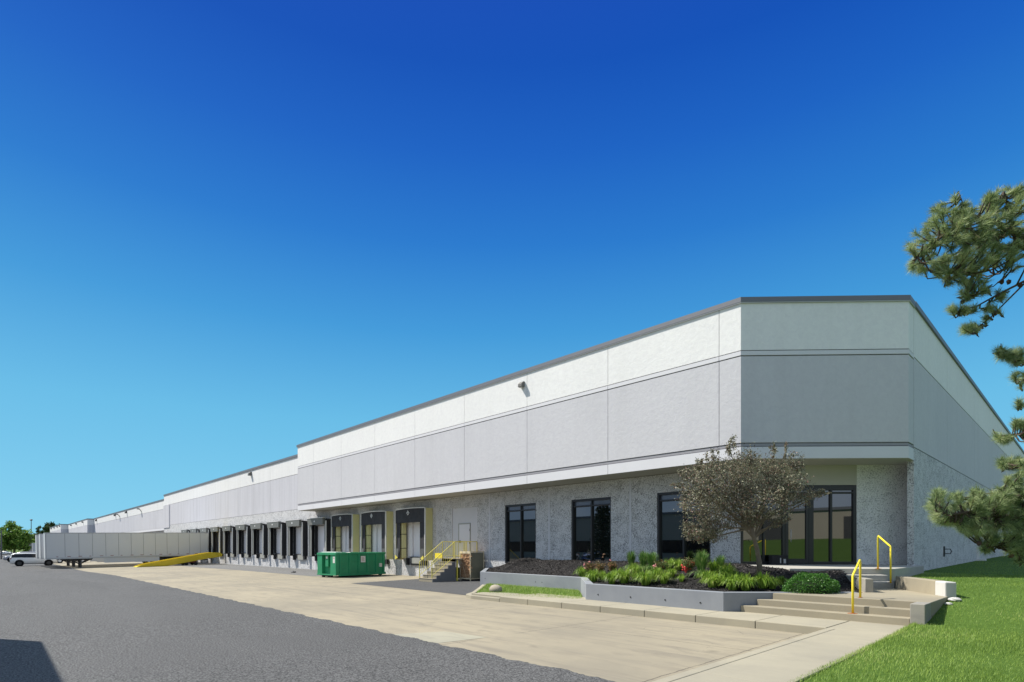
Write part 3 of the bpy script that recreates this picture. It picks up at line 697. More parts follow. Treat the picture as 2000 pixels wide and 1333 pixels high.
for i, xr in enumerate(FAR):
    W = 3.42; L = Vector((xr - W, D2, 0)); yf = -.5
    if protos is None:
        s = MB().xprism([(yf + .02, 1.0), (-.001, 1.0), (-.001, 4.10), (-.12, 4.22), (yf + .02, 4.30)], 'x', W - .05, W - .012)
        s.xprism([(yf + .02, 1.0), (-.001, 1.0), (-.001, 4.10), (-.12, 4.22), (yf + .02, 4.30)], 'x', .012, .05).box(.05, -.4, 4.2, W - .05, -.001, 4.25)
        so_ = build('dock_shelter', s, M['black'], WH, local=True, loc=L - WH.location)
        build('trim', MB().box(-.01, yf - .03, 1.02, .04, yf + .05, 4.10).box(W - .04, yf - .03, 1.02, W + .01, yf + .05, 4.10).box(.02, yf - .22, 4.34, W - .16, yf + .1, 4.385), M['trim'], so_, local=True)
        hd = MB().add([(.16, yf - .16, 3.78), (W - .34, yf - .16, 3.78), (W - .20, yf - .2, 4.34), (.03, yf - .2, 4.34), (.16, yf + .02, 3.78), (W - .34, yf + .02, 3.78), (W - .20, yf + .05, 4.34), (.03, yf + .05, 4.34)], [(0,1,2,3),(7,6,5,4),(3,2,6,7),(1,0,4,5),(0,3,7,4),(2,1,5,6)])
        build('head_curtain', hd, M['greycurtain'], so_, local=True)
        build('side_curtain', pleat(.04, .52, 1.04, 4.1, yf + .02, 9, .012), M['greycurtain'], so_, local=True, smooth=True)
        build('side_curtain', pleat(W - .34, W - .04, 1.04, 4.1, yf + .02, 6, .012), M['greycurtain'], so_, local=True, smooth=True)
        build('number_sign', diamond(MB(), (W * .45, 4.08), .10, yf - .195, False), M['letter'], so_, local=True)
        d = build('dock_door', sectional_door(2.55, ZF, 3.72, .14), M['door'], WH, local=True, loc=L + Vector((.42, 0, 0)) - WH.location)
        build_each('jamb', MB().box(-.34, .02, ZF, -.01, .18, 3.72), M['blackvinyl'], d, local=True)
        lv = build('dock_leveler', MB().box(.55, -.1, .8, 2.9, -.003, 1.17), M['black'], WH, local=True, loc=L - WH.location)
        build('lip', MB().box(1.55, -.16, .66, 2.75, -.11, 1.10), M['steel'], lv, local=True)
        build_each('bumper', MB().box(.5, -.2, .62, .8, -.003, 1.12).box(2.95, -.2, .7, 3.2, -.003, 1.12), M['black'], lv, local=True)
        pier = build('dock_pier', MB().xprism([(0, -1.), (-.03, -1.), (-.03, .98), (0, .98)], 'x', .05, .35), M['smoothwall'], WH, local=True, loc=L - WH.location)
        protos = [so_, d, lv]; offs = [Vector((0, 0, 0)), Vector((.42, 0, 0)), Vector((0, 0, 0))]
    else:
        for p, of in zip(protos, offs):
            c = copy_tree(p, WH); c.location = L + of - WH.location

# far warehouse stepping forward behind the trailers
FW = thing('far_warehouse', 'distant grey and white warehouse stepping forward beyond the trailers', 'warehouse', (-240, 20, -1))
def far_block(x0, x1, y, y2):
    for nm, z0, z1, mt in (('aggregate_wall', -2, 4.9, 'smoothwall'), ('grey_panel', 4.9, 8.05, 'mid2'), ('white_band', 8.05, 9.62, 'band2')):
        m = MB(); n = max(1, int((x1 - x0) / 6))
        for i in range(n): m.box(x0 + (x1-x0)*i/n + .01, y + (.03 if nm[0] == 'a' else 0), z0, x0 + (x1-x0)*(i+1)/n - .01, y2, z1)
        build(nm, m, M[mt], FW)
    build('roof_edge', MB().box(x0, y - .08, 9.62, x1 + .1, y2, 9.84), M['fascia'], FW)
far_block(-249.6, -195.42, 19.5, 60); far_block(-300, -249.62, 17.5, 60)
m = MB()
for x in (-205, -222, -238, -252, -262, -276, -290): m.box(x - .25, (19.5 if x > -249 else 17.5) - .4, 8.9, x + .25, (19.5 if x > -249 else 17.5) - .01, 9.3)
build_each('wall_lamp', m, M['lamp'], FW)

# hose tap bracket, downpipe and red post on the shaded side
build('hose_bracket', MB().box(XR + .001, 30.1, 1.45, XR + .05, 30.2, 1.9).path([(XR + .03, 30.35, 1.78), (XR + .2, 30.4, 1.78), (XR + .24, 30.4, 1.68), (XR + .2, 30.4, 1.58), (XR + .03, 30.35, 1.58)], .02, 6), M['darksteel'], WH)
build('downpipe', MB().box(XR + .001, 40.2, 1.2, XR + .09, 40.32, 2.6).box(XR + .001, 39.9, 1.1, XR + .4, 40.3, 1.2), M['trim'], WH)
hy = thing('hydrant', 'faded red hydrant at the far end of the shaded side lawn', 'hydrant', (-3.6, 47.5, 1.15))
build('barrel', MB().path([(-3.6, 47.5, 1.15), (-3.6, 47.5, 1.9)], .14, 12).path([(-3.6, 47.5, 1.9), (-3.6, 47.5, 2.05)], [.16, .06], 12), M['red'], hy, smooth=True)
build('nozzle', MB().path([(-3.85, 47.4, 1.7), (-3.35, 47.6, 1.7)], .07, 10), M['red'], hy)

# ================================================================== PLANTER, STEPS, RAILS
PZ = .665
pl_out = [(-24.4, 20.99), (-20.5, 17.25), (-14.0, 17.0), (-11.50, 14.24), (-6.78, 14.20), (-4.30, 16.80)]
pl_in = [(-24.12, 20.99), (-20.40, 17.50), (-13.88, 17.25), (-11.38, 14.48), (-6.88, 14.44), (-4.47, 16.97)]
PW = thing('planter_wall', 'low grey painted concrete planter wall with dark tie holes below the mulch bed', 'planter wall', (-9, 14.3, 0))
m = MB()
for i in range(5): m.prism([pl_out[i], pl_out[i+1], pl_in[i+1], pl_in[i]], -.3, PZ)
build('wall', m, M['planter'], PW, bevel=.012)
m = MB()
for u in (-11.0, -9.75, -8.55, -7.45): m.disc((u, 14.235 - .0085 * (u + 11.5), .34), (0, 1, 0), .022, .012, 10)
for u in (-20.1, -16.6, -16.2): m.disc((u, 17.25 - (u + 20.5) * .0385, .36), (0, 1, 0), .02, .012, 10)
build_each('tie_hole', m, M['black'], PW)

ST = thing('entrance_steps', 'tan concrete entrance steps in two flights up to the dark glass doors', 'steps', (-4, 15, 0))
SQ = 2 ** .5
def at_d(P, Q, d):
    dp = (P[1] - P[0]) / SQ; dq = (Q[1] - Q[0]) / SQ; tt = (d - dp) / (dq - dp); return (P[0] + (Q[0]-P[0])*tt, P[1] + (Q[1]-P[1])*tt)
R1 = .165
LZ = ZS + 3 * R1
for k, y in ((1, 14.50), (2, 14.80)):
    build('tread', MB().prism([(-6.80 + (y - 14.18) + .02, y), (-2.735, y), (-2.735, 15.3), (-6.80 + 1.14, 15.3)], -.2, ZS + k * R1), M['step'], ST, bevel=.015)
C0, C1, W0, W1 = (-4.22, 17.10), (-5.50, 19.40), (-3.96, 19.30), (-2.52, 17.15)
land = [(-5.86, 15.1), (-2.735, 15.1), (-2.46, 15.12), (-2.46, 17.2), W1, W0, (-4.6, 20), (-5.6, 19.2), C0, (-4.36, 16.76)]
build('landing', MB().prism(land, -.1, LZ), M['step'], ST, bevel=.015)
build('cheek_wall', MB().prism([(-2.728, 14.46), (-2.46, 14.46), (-2.46, 15.11), (-2.728, 15.11)], -.2, LZ - .004), M['oldconc'], ST, bevel=.012)
R2 = (ZF - LZ) / 3
for k, d in ((1, 16.62), (2, 17.02)):
    a, b = at_d(C0, C1, d), at_d(W1, W0, d); b2 = at_d(W1, W0, 18.2); a2 = at_d(C0, C1, 18.2)
    build('tread', MB().prism([a, b, b2, a2], LZ - .05, LZ + k * R2), M['slab'], ST, bevel=.012)
c2 = at_d(C0, C1, 17.5)
build('cheek_wall', MB().prism([C0, (C0[0]+.17, C0[1]+.09), (c2[0]+.17, c2[1]+.09), c2], LZ - .3, 1.02), M['oldconc'], ST, bevel=.012)
slab = [(-6.55, 18.20), (-4.25, 20.50), (-4.18, 24.34), (-4.70, 25.6), (-9.28, 20.98)]
build('entry_slab', MB().prism(slab, .2, ZF), M['slab'], ST, bevel=.012)
build_each('nosing_stain', MB().disc((-4.60, 20.1, ZF + .001), (0, 0, 1), .09, .003, 14).disc((-3.87, 14.63, ZS + R1 + .001), (0, 0, 1), .11, .003, 14), M['rust'], ST)
LW = thing('low_wall', 'low tan concrete wall beside the upper steps with a white painted end', 'wall', (-3.2, 18.2, LZ))
dw = Vector((W1[0]-W0[0], W1[1]-W0[1], 0)); Lw = dw.length; dw.normalize(); nw = Vector((-dw.y, dw.x, 0))
def lw(a, b, z1, e=0):
    o = Vector((*W0, 0)) + dw * a; p = Vector((*W0, 0)) + dw * b; n = nw * (.24 + e)
    return MB().prism([(o - nw*e)[:2], (p - nw*e)[:2], (p + n)[:2], (o + n)[:2]], .3, z1)
build('wall', lw(-.1, Lw * .82, 1.02), M['step'], LW, bevel=.02)
build('painted_end', lw(Lw * .82, Lw + .02, 1.012, .006), M['whiteconc'], LW, bevel=.025)
def rail(label, f, b, zf0, zf1, zb0, zb1, side_):
    r = thing('handrail', label, 'handrail', (f[0], f[1], zf0), 'yellow handrails at the entrance steps')
    pts = [(f[0], f[1], zf0 - .02), (f[0], f[1], zf1 - .03), (f[0]*.97+b[0]*.03, f[1]*.97+b[1]*.03, zf1), (f[0]*.05+b[0]*.95, f[1]*.05+b[1]*.95, zb1 - .01), (b[0], b[1], zb1 - .05), (b[0], b[1], zb0 - .02)]
    build('rail', MB().path(pts, .026, 12), M['yellow'], r, smooth=True)
    build_each('base_plate', MB().disc((f[0], f[1], zf0 + .004), (0, 0, 1), .05, .008, 14).disc((b[0], b[1], zb0 + .004), (0, 0, 1), .05, .008, 14), M['rust'], r)
rail('yellow pipe handrail on the lower steps, its foot stained with rust', (-3.87, 14.66), (-3.86, 15.22), ZS + R1, 1.22, LZ, 1.57, 1)
rail('yellow pipe handrail on the upper steps beside the low concrete wall', (-4.09, 19.20), (-4.62, 20.12), LZ + R2, 1.90, ZF, 2.23, 1)
bx = thing('black_bin', 'small black box bin standing against the glass entrance door', 'bin', tuple(CA + dg * 1.35 + cn * .3 + Vector((0, 0, ZF))))
o = CA + dg * 1.02 + cn * .42 + Vector((0, 0, ZF))
build('box', MB().obox(o, dg, -cn, Vector((0, 0, 1)), .62, .3, .36), M['black'], bx, bevel=.02)
o = CA + dg * 1.32 + cn * .425 + Vector((0, 0, ZF + .06)); g = MB().obox(o, dg, -cn, Vector((0, 0, 1)), .04, .004, .2); g.obox(o + dg * .13, dg, -cn, Vector((0, 0, 1)), .09, .004, .16)
build_each('sticker', g, M['alu'], bx)

# mulch bed ----------------------------------------------------------
BED = [(-24.1, 20.98), (-20.42, 17.52), (-13.86, 17.27), (-11.36, 14.50), (-6.90, 14.46), (-4.50, 16.95), (-4.25, 17.12), (-5.52, 19.38), (-6.50, 18.22), (-9.27, 20.97)]
def seg_d(p, a, b):
    ax, ay = a; bx_, by = b; L2 = (bx_-ax)**2 + (by-ay)**2; tt = max(0, min(1, ((p[0]-ax)*(bx_-ax) + (p[1]-ay)*(by-ay)) / L2))
    return math.hypot(p[0]-ax-tt*(bx_-ax), p[1]-ay-tt*(by-ay))
def mulch_z(x, y):
    d = min(seg_d((x, y), BED[i], BED[i+1]) for i in range(5))
    base = .60 + .58 * sm(d / 3.0) * (1 if x > -12 else .95)
    if x < -20: base = .60 + .60 * sm(d / 2.0) * sm((y - 17.2) / 2.2)
    if y > 19.8: base = max(base, base + .05 * (y - 19.8))
    return base + .025 * math.sin(x * 3.1) * math.sin(y * 2.7 + x) * min(1, d * 2)
N = 90; gx = np.linspace(-24.2, -4.2, 170); gy = np.linspace(14.4, 21.0, 70)
m = MB(); idx = {}
XX, YY = np.meshgrid(gx, gy, indexing='ij'); ins = inside(BED, XX.ravel(), YY.ravel()).reshape(XX.shape)
def vid(i, j):
    if (i, j) not in idx:
        idx[(i, j)] = len(m.v); m.v.append((gx[i], gy[j], mulch_z(gx[i], gy[j])))
    return idx[(i, j)]
for i in range(len(gx) - 1):
    for j in range(len(gy) - 1):
        if ins[i:i+2, j:j+2].any(): m.f.append((vid(i, j), vid(i+1, j), vid(i+1, j+1), vid(i, j+1))); m.m.append(0)
tag(build('mulch_bed', m, M['mulch'], smooth=True), kind='stuff', label='dark brown bark mulch filling the planter bed')
x = rng.uniform(-24, -4.4, 42000); y = rng.uniform(14.5, 20.95, 42000); ok = inside(BED, x, y); x, y = x[ok], y[ok]
z = np.array([mulch_z(a, b) for a, b in zip(x, y)]); C = np.stack([x, y, z + rng.uniform(0, .018, len(x))], 1)
a = rng.random(len(x)) * 6.283; d1 = np.stack([np.cos(a), np.sin(a), rng.normal(0, .35, len(x))], 1) * rng.uniform(.012, .035, len(x))[:, None]
d2 = np.stack([-np.sin(a), np.cos(a), rng.normal(0, .4, len(x))], 1) * rng.uniform(.006, .014, len(x))[:, None]
tag(np_mesh('mulch_chips', np.stack([C - d1 - d2, C + d1 - d2, C + d1 + d2, C - d1 + d2], 1), 4, M['chip']), kind='stuff')

# plants -------------------------------------------------------------
def hit_bed(u, v):
    """Where the view ray of a photo pixel meets the mulch."""
    lo, hi = 8., 26.
    f = lambda d: (lambda p: p.z - mulch_z(p.x, p.y))(at(u, v, d))
    d = lo
    while d < hi:
        p = at(u, v, d)
        if p.z < 1.6 and inside(BED, np.array([p.x]), np.array([p.y]))[0] and p.z <= mulch_z(p.x, p.y): break
        d += .04
    p = at(u, v, d); return Vector((p.x, p.y, mulch_z(p.x, p.y)))
def arch_leaves(c, n, h, spread, wd, droop, seg=4):
    """Strap leaves that rise and arch outward: quads."""
    out = []; tt = []
    for _ in range(n):
        fr_c = random.random(); a = random.random() * 6.283; r0 = random.random() ** .5 * spread * (.22 + .25 * droop); rr = spread * (.22 + 1.0 * fr_c); hh = h * random.uniform(.65, 1.1)
        ez = 1 - 1.6 * droop * fr_c; az = 1.6 + .6 * fr_c * min(1, droop * 2)
        b = Vector((c[0] + r0 * math.cos(a), c[1] + r0 * math.sin(a), c[2] - .01)); dv = Vector((math.cos(a), math.sin(a), 0)); sv = Vector((-dv.y, dv.x, 0)) * wd * random.uniform(.7, 1.3)
        q = []
        for i in range(seg + 1):
            k = i / seg; q.append(b + dv * rr * k ** 1.25 + Vector((0, 0, hh * (az * k - (az - ez) * k * k))))
        for i in range(seg):
            w0 = 1 - .15 * i / seg if i < seg - 1 else .8; w1 = .85 if i < seg - 1 else .12
            out += [q[i] - sv * w0, q[i] + sv * w0, q[i+1] + sv * w1, q[i+1] - sv * w1]; tt.append(random.random())
    return np.array([tuple(p) for p in out]), np.array(tt)
LG = 'daylily clumps in the mulch bed'
lil = [  # base u, v, height, spread, leaves, label tail
 (1136, 1128, .34, .26, 150, 'leftmost of all, tucked into the planter wall bend'),
 (1159, 1137, .34, .30, 190, 'second from the left, in front of the pinkish rose bushes'),
 (1195, 1141, .30, .26, 160, 'third from the left along the front edge of the bed'),
 (1219, 1139, .36, .30, 190, 'fourth from the left, below the first tall grass'),
 (1240, 1127, .34, .26, 140, 'half hidden right behind the fourth front clump'),
 (1261, 1143, .34, .32, 200, 'with long pale drooping leaves, below the paired tall grasses'),
 (1281, 1130, .28, .26, 130, 'behind the front row, beside the small pink rose'),
 (1297, 1140, .28, .25, 150, 'compact, alone on bare mulch left of the tiny clump'),
 (1331, 1136, .17, .16, 60, 'the smallest, thin and alone below the red rose'),
 (1307, 1113, .28, .28, 150, 'left half of the leafy back row under the third window'),
 (1325, 1114, .28, .28, 150, 'right half of the leafy back row under the third window'),
 (1391, 1147, .28, .28, 190, 'front edge, first right of the wide bare mulch gap'),
 (1394, 1119, .30, .24, 120, 'yellowish, between the bright tall grass and the dark tall grass'),
 (1418, 1136, .34, .32, 200, 'broad, behind the front pair left of the small tree'),
 (1420, 1121, .26, .24, 110, 'small and upright, behind the broad clump left of the tree'),
 (1431, 1152, .32, .30, 200, 'left of the front pair near the planter corner'),
 (1456, 1153, .32, .30, 200, 'right of the front pair near the planter corner'),
 (1490, 1149, .32, .30, 200, 'directly in front of the small tree trunk'),
 (1524, 1142, .20, .20, 70, 'dull and sparse, between the tree and the rounded hedge')]
lil += [(1176, 1133, .26, .24, 120, 'low, wedged between the second and third front clumps'), (1205, 1131, .28, .26, 120, 'just behind the third front clump'),
 (1250, 1134, .24, .22, 90, 'low, between the fourth clump and the pale drooping one'), (1312, 1127, .22, .22, 80, 'low, below the left half of the back row'),
 (1380, 1137, .26, .24, 110, 'at the foot of the tallest bright grass'), (1405, 1144, .26, .24, 110, 'between the first clump past the gap and the broad clump'),
 (1444, 1141, .26, .26, 120, 'behind the front pair, nearest the tree on its left'), (1508, 1150, .24, .24, 90, 'between the clump before the trunk and the dull sparse one')]
for u, v, h, s_, n_, lb in lil:
    c = hit_bed(u, v); V, tt = arch_leaves(c, int(n_ * 1.7), h * 1.55, s_ * 1.12, .0075, .52)
    tag(np_mesh('daylily', V, 4, M['lily'], var=np.clip(tt * .9 + random.uniform(-.08, .1), 0, 1), loc=c), 'bright green daylily clump, ' + lb, 'plant', LG)
tall = [(1233, 1113, .78, .22, 420, 'dark green tall grass, narrow and upright, left of the paired tall grasses'),
        (1257, 1115, .76, .26, 420, 'tall grass with silvery leaf tips, left of the pair beside the third window'),
        (1273, 1114, .68, .28, 340, 'loose tall grass, right of the pair, touching the third window jamb'),
        (1370, 1128, .86, .26, 520, 'tallest bright green grass clump, beside the red rose'),
        (1407, 1119, .58, .20, 260, 'short dark bluish tall grass between the third window and the entrance')]
for u, v, h, s_, n_, lb in tall:
    c = hit_bed(u, v); V, tt = arch_leaves(c, n_, h, s_, .0065, .14, 4)
    V2, t2 = arch_leaves(c, n_ // 3, h * .42, s_ * 1.5, .007, .7, 4)
    tag(np_mesh('ornamental_grass', np.concatenate([V, V2]), 4, M['reed'], var=np.concatenate([tt, np.clip(t2 + .15, 0, 1)]), loc=c), lb, 'grass', 'tall ornamental grasses')
def leaf_quads(C, size, flat=.0):
    k = len(C); d = rng.normal(size=(k, 3)); d /= np.linalg.norm(d, axis=1)[:, None]; e = rng.normal(size=(k, 3)); e -= d * (d * e).sum(1)[:, None]; e /= np.linalg.norm(e, axis=1)[:, None]
    s = size * rng.uniform(.6, 1.3, k)[:, None]
    return np.stack([C - d * s, C - e * s * .5, C + d * s, C + e * s * .5], 1).reshape(-1, 3)
def rose(u, v, h, r, n, mat, label, blooms, pm):
    c = hit_bed(u, v); t_ = thing('rose_bush', label, 'rose bush', c, 'rose bushes in the bed')
    m = MB(); ends = []
    for i in range(13):
        a = random.random() * 6.283; rr = r * random.uniform(.3, 1.); hh = h * random.uniform(.6, 1.); e = c + Vector((rr * math.cos(a), rr * math.sin(a), hh)); ends.append(e)
        m.path([c, c.lerp(e, .5) + Vector((0, 0, h * .12)), e], [.007, .005, .003], 5)
    build('stem', m, M['bark'], t_)
    P = []
    for i in range(int(n * 1.9)):
        e = random.choice(ends); k = random.uniform(.35, 1.03); q = c.lerp(e, k) + Vector((random.gauss(0, .055), random.gauss(0, .055), h * .12 * (1 - abs(2*k-1)) + random.gauss(0, .04))); P.append(tuple(q))
    np_mesh('foliage', leaf_quads(np.array(P), .026), 4, mat, t_)
    if blooms:
        m = MB()
        for (bu, bv, br) in blooms:
            dpt = (c - cam.location).dot(Vector((-math.sin(TH), math.cos(TH), 0))); q = at(bu, bv, dpt - .06)
            for _ in range(7): m.sphere(q + Vector((random.gauss(0, br*.7), random.gauss(0, br*.7), random.gauss(0, br*.6))), br*.7, br*.7, br*.55, 6, 4, jit=.25)
        build('bloom', m, pm, t_)
rose(1151, 1124, .50, .24, 620, M['roseleaf'], 'rose bush with pinkish purple new leaves, at the left end of the flower bed', [(1141, 1104, .04), (1151, 1098, .035), (1143, 1110, .035)], M['pink'])
rose(1172, 1124, .52, .26, 760, M['roseleaf'], 'orange brown leafed rose bush with one tall stem, in front of the second window', [(1180, 1083, .03), (1178, 1088, .025)], plain('dry_bloom', (.36, .22, .14), .8))
rose(1194, 1122, .52, .26, 760, M['roseleaf'], 'orange brown leafed rose bush at the right jamb of the second window', [(1192, 1094, .035), (1200, 1110, .03)], M['pink'])
rose(1291, 1122, .44, .22, 560, M['rosegreen'], 'green rose bush with a few salmon blooms, between the tall grasses and the back row', [(1278, 1106, .045), (1280, 1112, .04)], M['pink'])
rose(1344, 1127, .60, .26, 620, M['rosegreen'], 'rose bush with bright red and coral blooms, left of the tallest grass', [(1335, 1111, .05), (1339, 1114, .05), (1333, 1105, .03), (1345, 1097, .035), (1354, 1100, .045), (1343, 1103, .03), (1348, 1112, .03)], M['petal'])
# clipped hedge
c = Vector((-5.22, 16.05, mulch_z(-5.22, 16.05)))
hb = thing('boxwood_shrub', 'rounded clipped dark green boxwood shrub at the right end of the mulch bed', 'shrub', c)
P = []
while len(P) < 9000:
    p = rng.normal(size=3); p /= np.linalg.norm(p); p[2] = abs(p[2]) * 1.0 - .02; k = rng.uniform(.80, 1.0) + .09 * math.sin(p[0]*7 + 1) * math.sin(p[1]*6 + p[2]*5)
    P.append((p[0] * .74 * k, p[1] * .60 * k, (abs(p[2]) ** .75) * .60 * k))
P = np.array(P); al = TH; P = np.stack([P[:, 0]*math.cos(al) - P[:, 1]*math.sin(al), P[:, 0]*math.sin(al) + P[:, 1]*math.cos(al), P[:, 2]], 1) + np.array(c)
np_mesh('foliage', leaf_quads(P, .02), 4, M['box'], hb)
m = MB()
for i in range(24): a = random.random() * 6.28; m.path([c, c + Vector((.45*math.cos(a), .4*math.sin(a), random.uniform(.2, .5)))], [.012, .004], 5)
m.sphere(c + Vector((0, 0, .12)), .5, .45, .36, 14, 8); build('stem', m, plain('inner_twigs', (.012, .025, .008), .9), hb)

# crab-apple tree in the bed -----------------------------------------
TD = 16.8
def crown_tree(name, label, cat, base, trunk, blobs, dep, n, leaf, lm, bm, group=None, fuzz=.12, rod=.35, nbr=46):
    """trunk: list of (u, v, radius); blobs: (u, v, ru, rv, weight, ddep) in photo pixels at depth dep."""
    root = thing(name, label, cat, base, group); px = dep / FPX
    tp = [at(u, v, dep + 0.) for u, v, r_ in trunk]; tp[0] = Vector(base) - Vector((0, 0, .08))
    m = MB(); m.path(tp, [r_ for *_, r_ in trunk], 10)
    C = []; tips = []; wsum = sum(b[4] for b in blobs)
    for (bu, bv, ru, rv, wt, dd) in blobs:
        k = int(n * wt / wsum); ctr = at(bu, bv, dep + dd); rd = rod * (ru + rv) * px * 1.2
        g = rng.normal(size=(k, 3)); g /= np.linalg.norm(g, axis=1)[:, None]; g *= (rng.random(k) ** .42)[:, None]
        # sprays: pull leaves toward random spray centres so that the outline is uneven and gaps stay open
        ns = max(3, int(k / 42)); sc = rng.normal(size=(ns, 3)); sc /= np.linalg.norm(sc, axis=1)[:, None]; sc *= (rng.random(ns) ** .38)[:, None]
        pick = rng.integers(0, ns, k); g = sc[pick] * .92 + rng.normal(size=(k, 3)) * fuzz
        ax = Vector((math.cos(TH), math.sin(TH), 0)); ay = Vector((-math.sin(TH), math.cos(TH), 0))
        Q = np.array(ctr) + g[:, :1] * ru * px * np.array(ax) + g[:, 1:2] * rd * np.array(ay) + g[:, 2:] * rv * px * np.array((0, 0, 1)); C.append(Q)
        S_ = np.array(ctr) + sc[:, :1] * ru * px * np.array(ax) + sc[:, 1:2] * rd * np.array(ay) + sc[:, 2:] * rv * px * np.array((0, 0, 1)); tips += [Vector(s_) for s_ in S_]
    build('trunk', m, bm, root, smooth=True)
    m = MB(); top = tp[-1]; nb = max(5, nbr // 6); hubs = []
    for (bu, bv, ru, rv, wt, dd) in blobs:
        h = at(bu, bv + rv * .3, dep + dd); s0 = tp[-1] if random.random() < .7 else tp[-2]
        mid = s0.lerp(h, .5) + Vector((random.gauss(0, .05), random.gauss(0, .05), random.uniform(.0, .12))); r0 = trunk[-1][2] * .45
        m.path([s0, mid, h], [r0, r0 * .7, r0 * .34], 7); hubs += [mid, h, mid.lerp(h, .5)]
    random.shuffle(tips)
    for q in tips[:nbr * 4]:
        h = min(hubs, key=lambda k: (k - q).length); mid = h.lerp(q, .55) + Vector((random.gauss(0, .04), random.gauss(0, .04), random.gauss(0, .05)))
        m.path([h, mid, q], [trunk[-1][2] * .2, trunk[-1][2] * .12, trunk[-1][2] * .05], 4, cap=False)
    build('branch', m, bm, root)
    C = np.concatenate(C); np_mesh('crown', leaf_quads(C, leaf), 4, lm, root); return root
tb = at(1484, 1119, TD); tb.z = mulch_z(tb.x, tb.y)
crown_tree('crabapple_tree', 'small dusty olive crabapple tree standing in the mulch before the glass entrance', 'tree', tuple(tb),
  [(1484, 1122, .10), (1483, 1100, .078), (1479, 1075, .068), (1473, 1052, .062), (1467, 1032, .066)],
  [(1392, 945, 62, 52, 3.0, 0), (1455, 935, 62, 60, 3.2, .2), (1525, 935, 52, 46, 2.3, .1), (1370, 985, 50, 40, 1.6, -.3), (1425, 985, 62, 46, 2.6, .4), (1490, 985, 56, 40, 2.2, -.4),
   (1548, 968, 52, 26, 1.3, 0), (1598, 964, 26, 9, .25, .1), (1358, 1036, 28, 24, .9, -.2), (1392, 1034, 36, 24, 1.1, .2), (1378, 1050, 26, 14, .4, 0), (1425, 868, 12, 26, .26, 0), (1392, 892, 14, 16, .25, .1), (1362, 905, 12, 14, .2, .1),
   (1512, 882, 8, 24, .14, 0), (1534, 879, 6, 22, .12, 0), (1335, 948, 22, 8, .14, 0), (1610, 958, 16, 6, .08, 0), (1468, 893, 12, 16, .16, .1), (1340, 928, 18, 14, .25, 0), (1555, 905, 22, 22, .4, .1), (1520, 1018, 24, 14, .25, -.2), (1450, 1022, 40, 16, .5, .1)],
  TD, 41000, .028, M['crab'], M['bark'], fuzz=.15, nbr=60)

# ================================================================== PINE at the right edge
PDp = 8.3
def pine(label, limbs, tufts, trunk, dep):
    root = thing('pine_tree', label, 'pine tree', tuple(trunk[0])); m = MB()
    build('trunk', MB().path(trunk, [.22, .2, .17, .12, .05], 12), M['pbark'], root, smooth=True)
    hubs = []
    for pts, r0 in limbs:
        q = [at(u, v, dep + d) for u, v, d in pts]
        t0 = min((trunk[0].lerp(trunk[-1], k / 30) for k in range(31)), key=lambda p: abs(p.z - (q[0].z + .15))); q = [t0] + q
        m.path(q, [r0 * (1 - .75 * i / (len(q) - 1)) for i in range(len(q))], 7)
        for a, b in zip(q[1:], q[2:]):
            for k in range(5): hubs.append(a.lerp(b, k / 5))
        hubs.append(q[-1])
    V = []; tint = []; cones = MB()
    for (tu, tv, ru, rv, n, rdep) in tufts:
        back = tu > 2040
        for _ in range(int(n * 2.1) if back else int(n * 1.45)):
            a = random.random() * 6.283; k = random.random() ** .5; u = tu + ru * k * math.cos(a); v = tv + rv * k * math.sin(a)
            p = at(u, v, dep + random.uniform(-rdep, rdep)); h = min(hubs, key=lambda s: (s - p).length)
            dirv = (p - h); dirv = dirv.normalized() if dirv.length > .02 else Vector((0, 0, 1))
            dirv = (dirv + Vector((0, 0, .55)) + Vector((random.gauss(0, .25), random.gauss(0, .25), random.gauss(0, .2)))).normalized()
            s0 = p - dirv * random.uniform(.10, .2)
            if (h - p).length < 1.2: m.path([h, h.lerp(s0, .6) - Vector((0, 0, .03)), s0, p], [.014, .011, .009, .005], 5, cap=False)
            else: m.path([s0, p], [.009, .005], 5)
            tn = random.uniform(-.15, .25); o1 = dirv.orthogonal().normalized(); o2 = dirv.cross(o1)
            for j in range(60 if back else 150):
                c = s0.lerp(p, random.random() ** .7 * 1.05); an = random.random() * 6.283; sp = random.uniform(.35, 1.15)
                nd = (dirv * (1.0 - .35 * random.random()) + (o1 * math.cos(an) + o2 * math.sin(an)) * sp).normalized(); L = random.uniform(.085, .145)
                sd = nd.cross(Vector((random.gauss(0, 1), random.gauss(0, 1), random.gauss(0, 1)))).normalized() * (.0042 if back else .0025)
                V += [c - sd, c + sd, c + nd * L - Vector((0, 0, .012))]; tint.append(min(.99, max(0, random.random() * .8 + tn)))
    for (u, v, d) in [(1956, 551, 0), (1970, 551, .1), (1928, 620, 0), (1944, 612, 0), (1948, 580, 0), (1960, 573, .1), (1992, 557, 0), (1936, 470, .2), (1880, 590, 0), (1912, 1062, -.2)]:
        cones.sphere(at(u, v, dep + d), .03, .03, .036, 8, 6, jit=.2)
    build('limb', m, M['pbark'], root, smooth=True)
    build_each('cone', cones, M['cone'], root)
    np_mesh('needles', np.array([tuple(p) for p in V]), 3, M['needle'], root, var=np.array(tint)); return root
tx = at(2330, 900, PDp); tk = [Vector((tx.x, tx.y, lawn_z(tx.x, tx.y) - .1)), Vector((tx.x + .05, tx.y, 2.5)), Vector((tx.x, tx.y + .1, 5)), Vector((tx.x + .1, tx.y + .1, 7.6)), Vector((tx.x + .1, tx.y + .2, 9.1))]
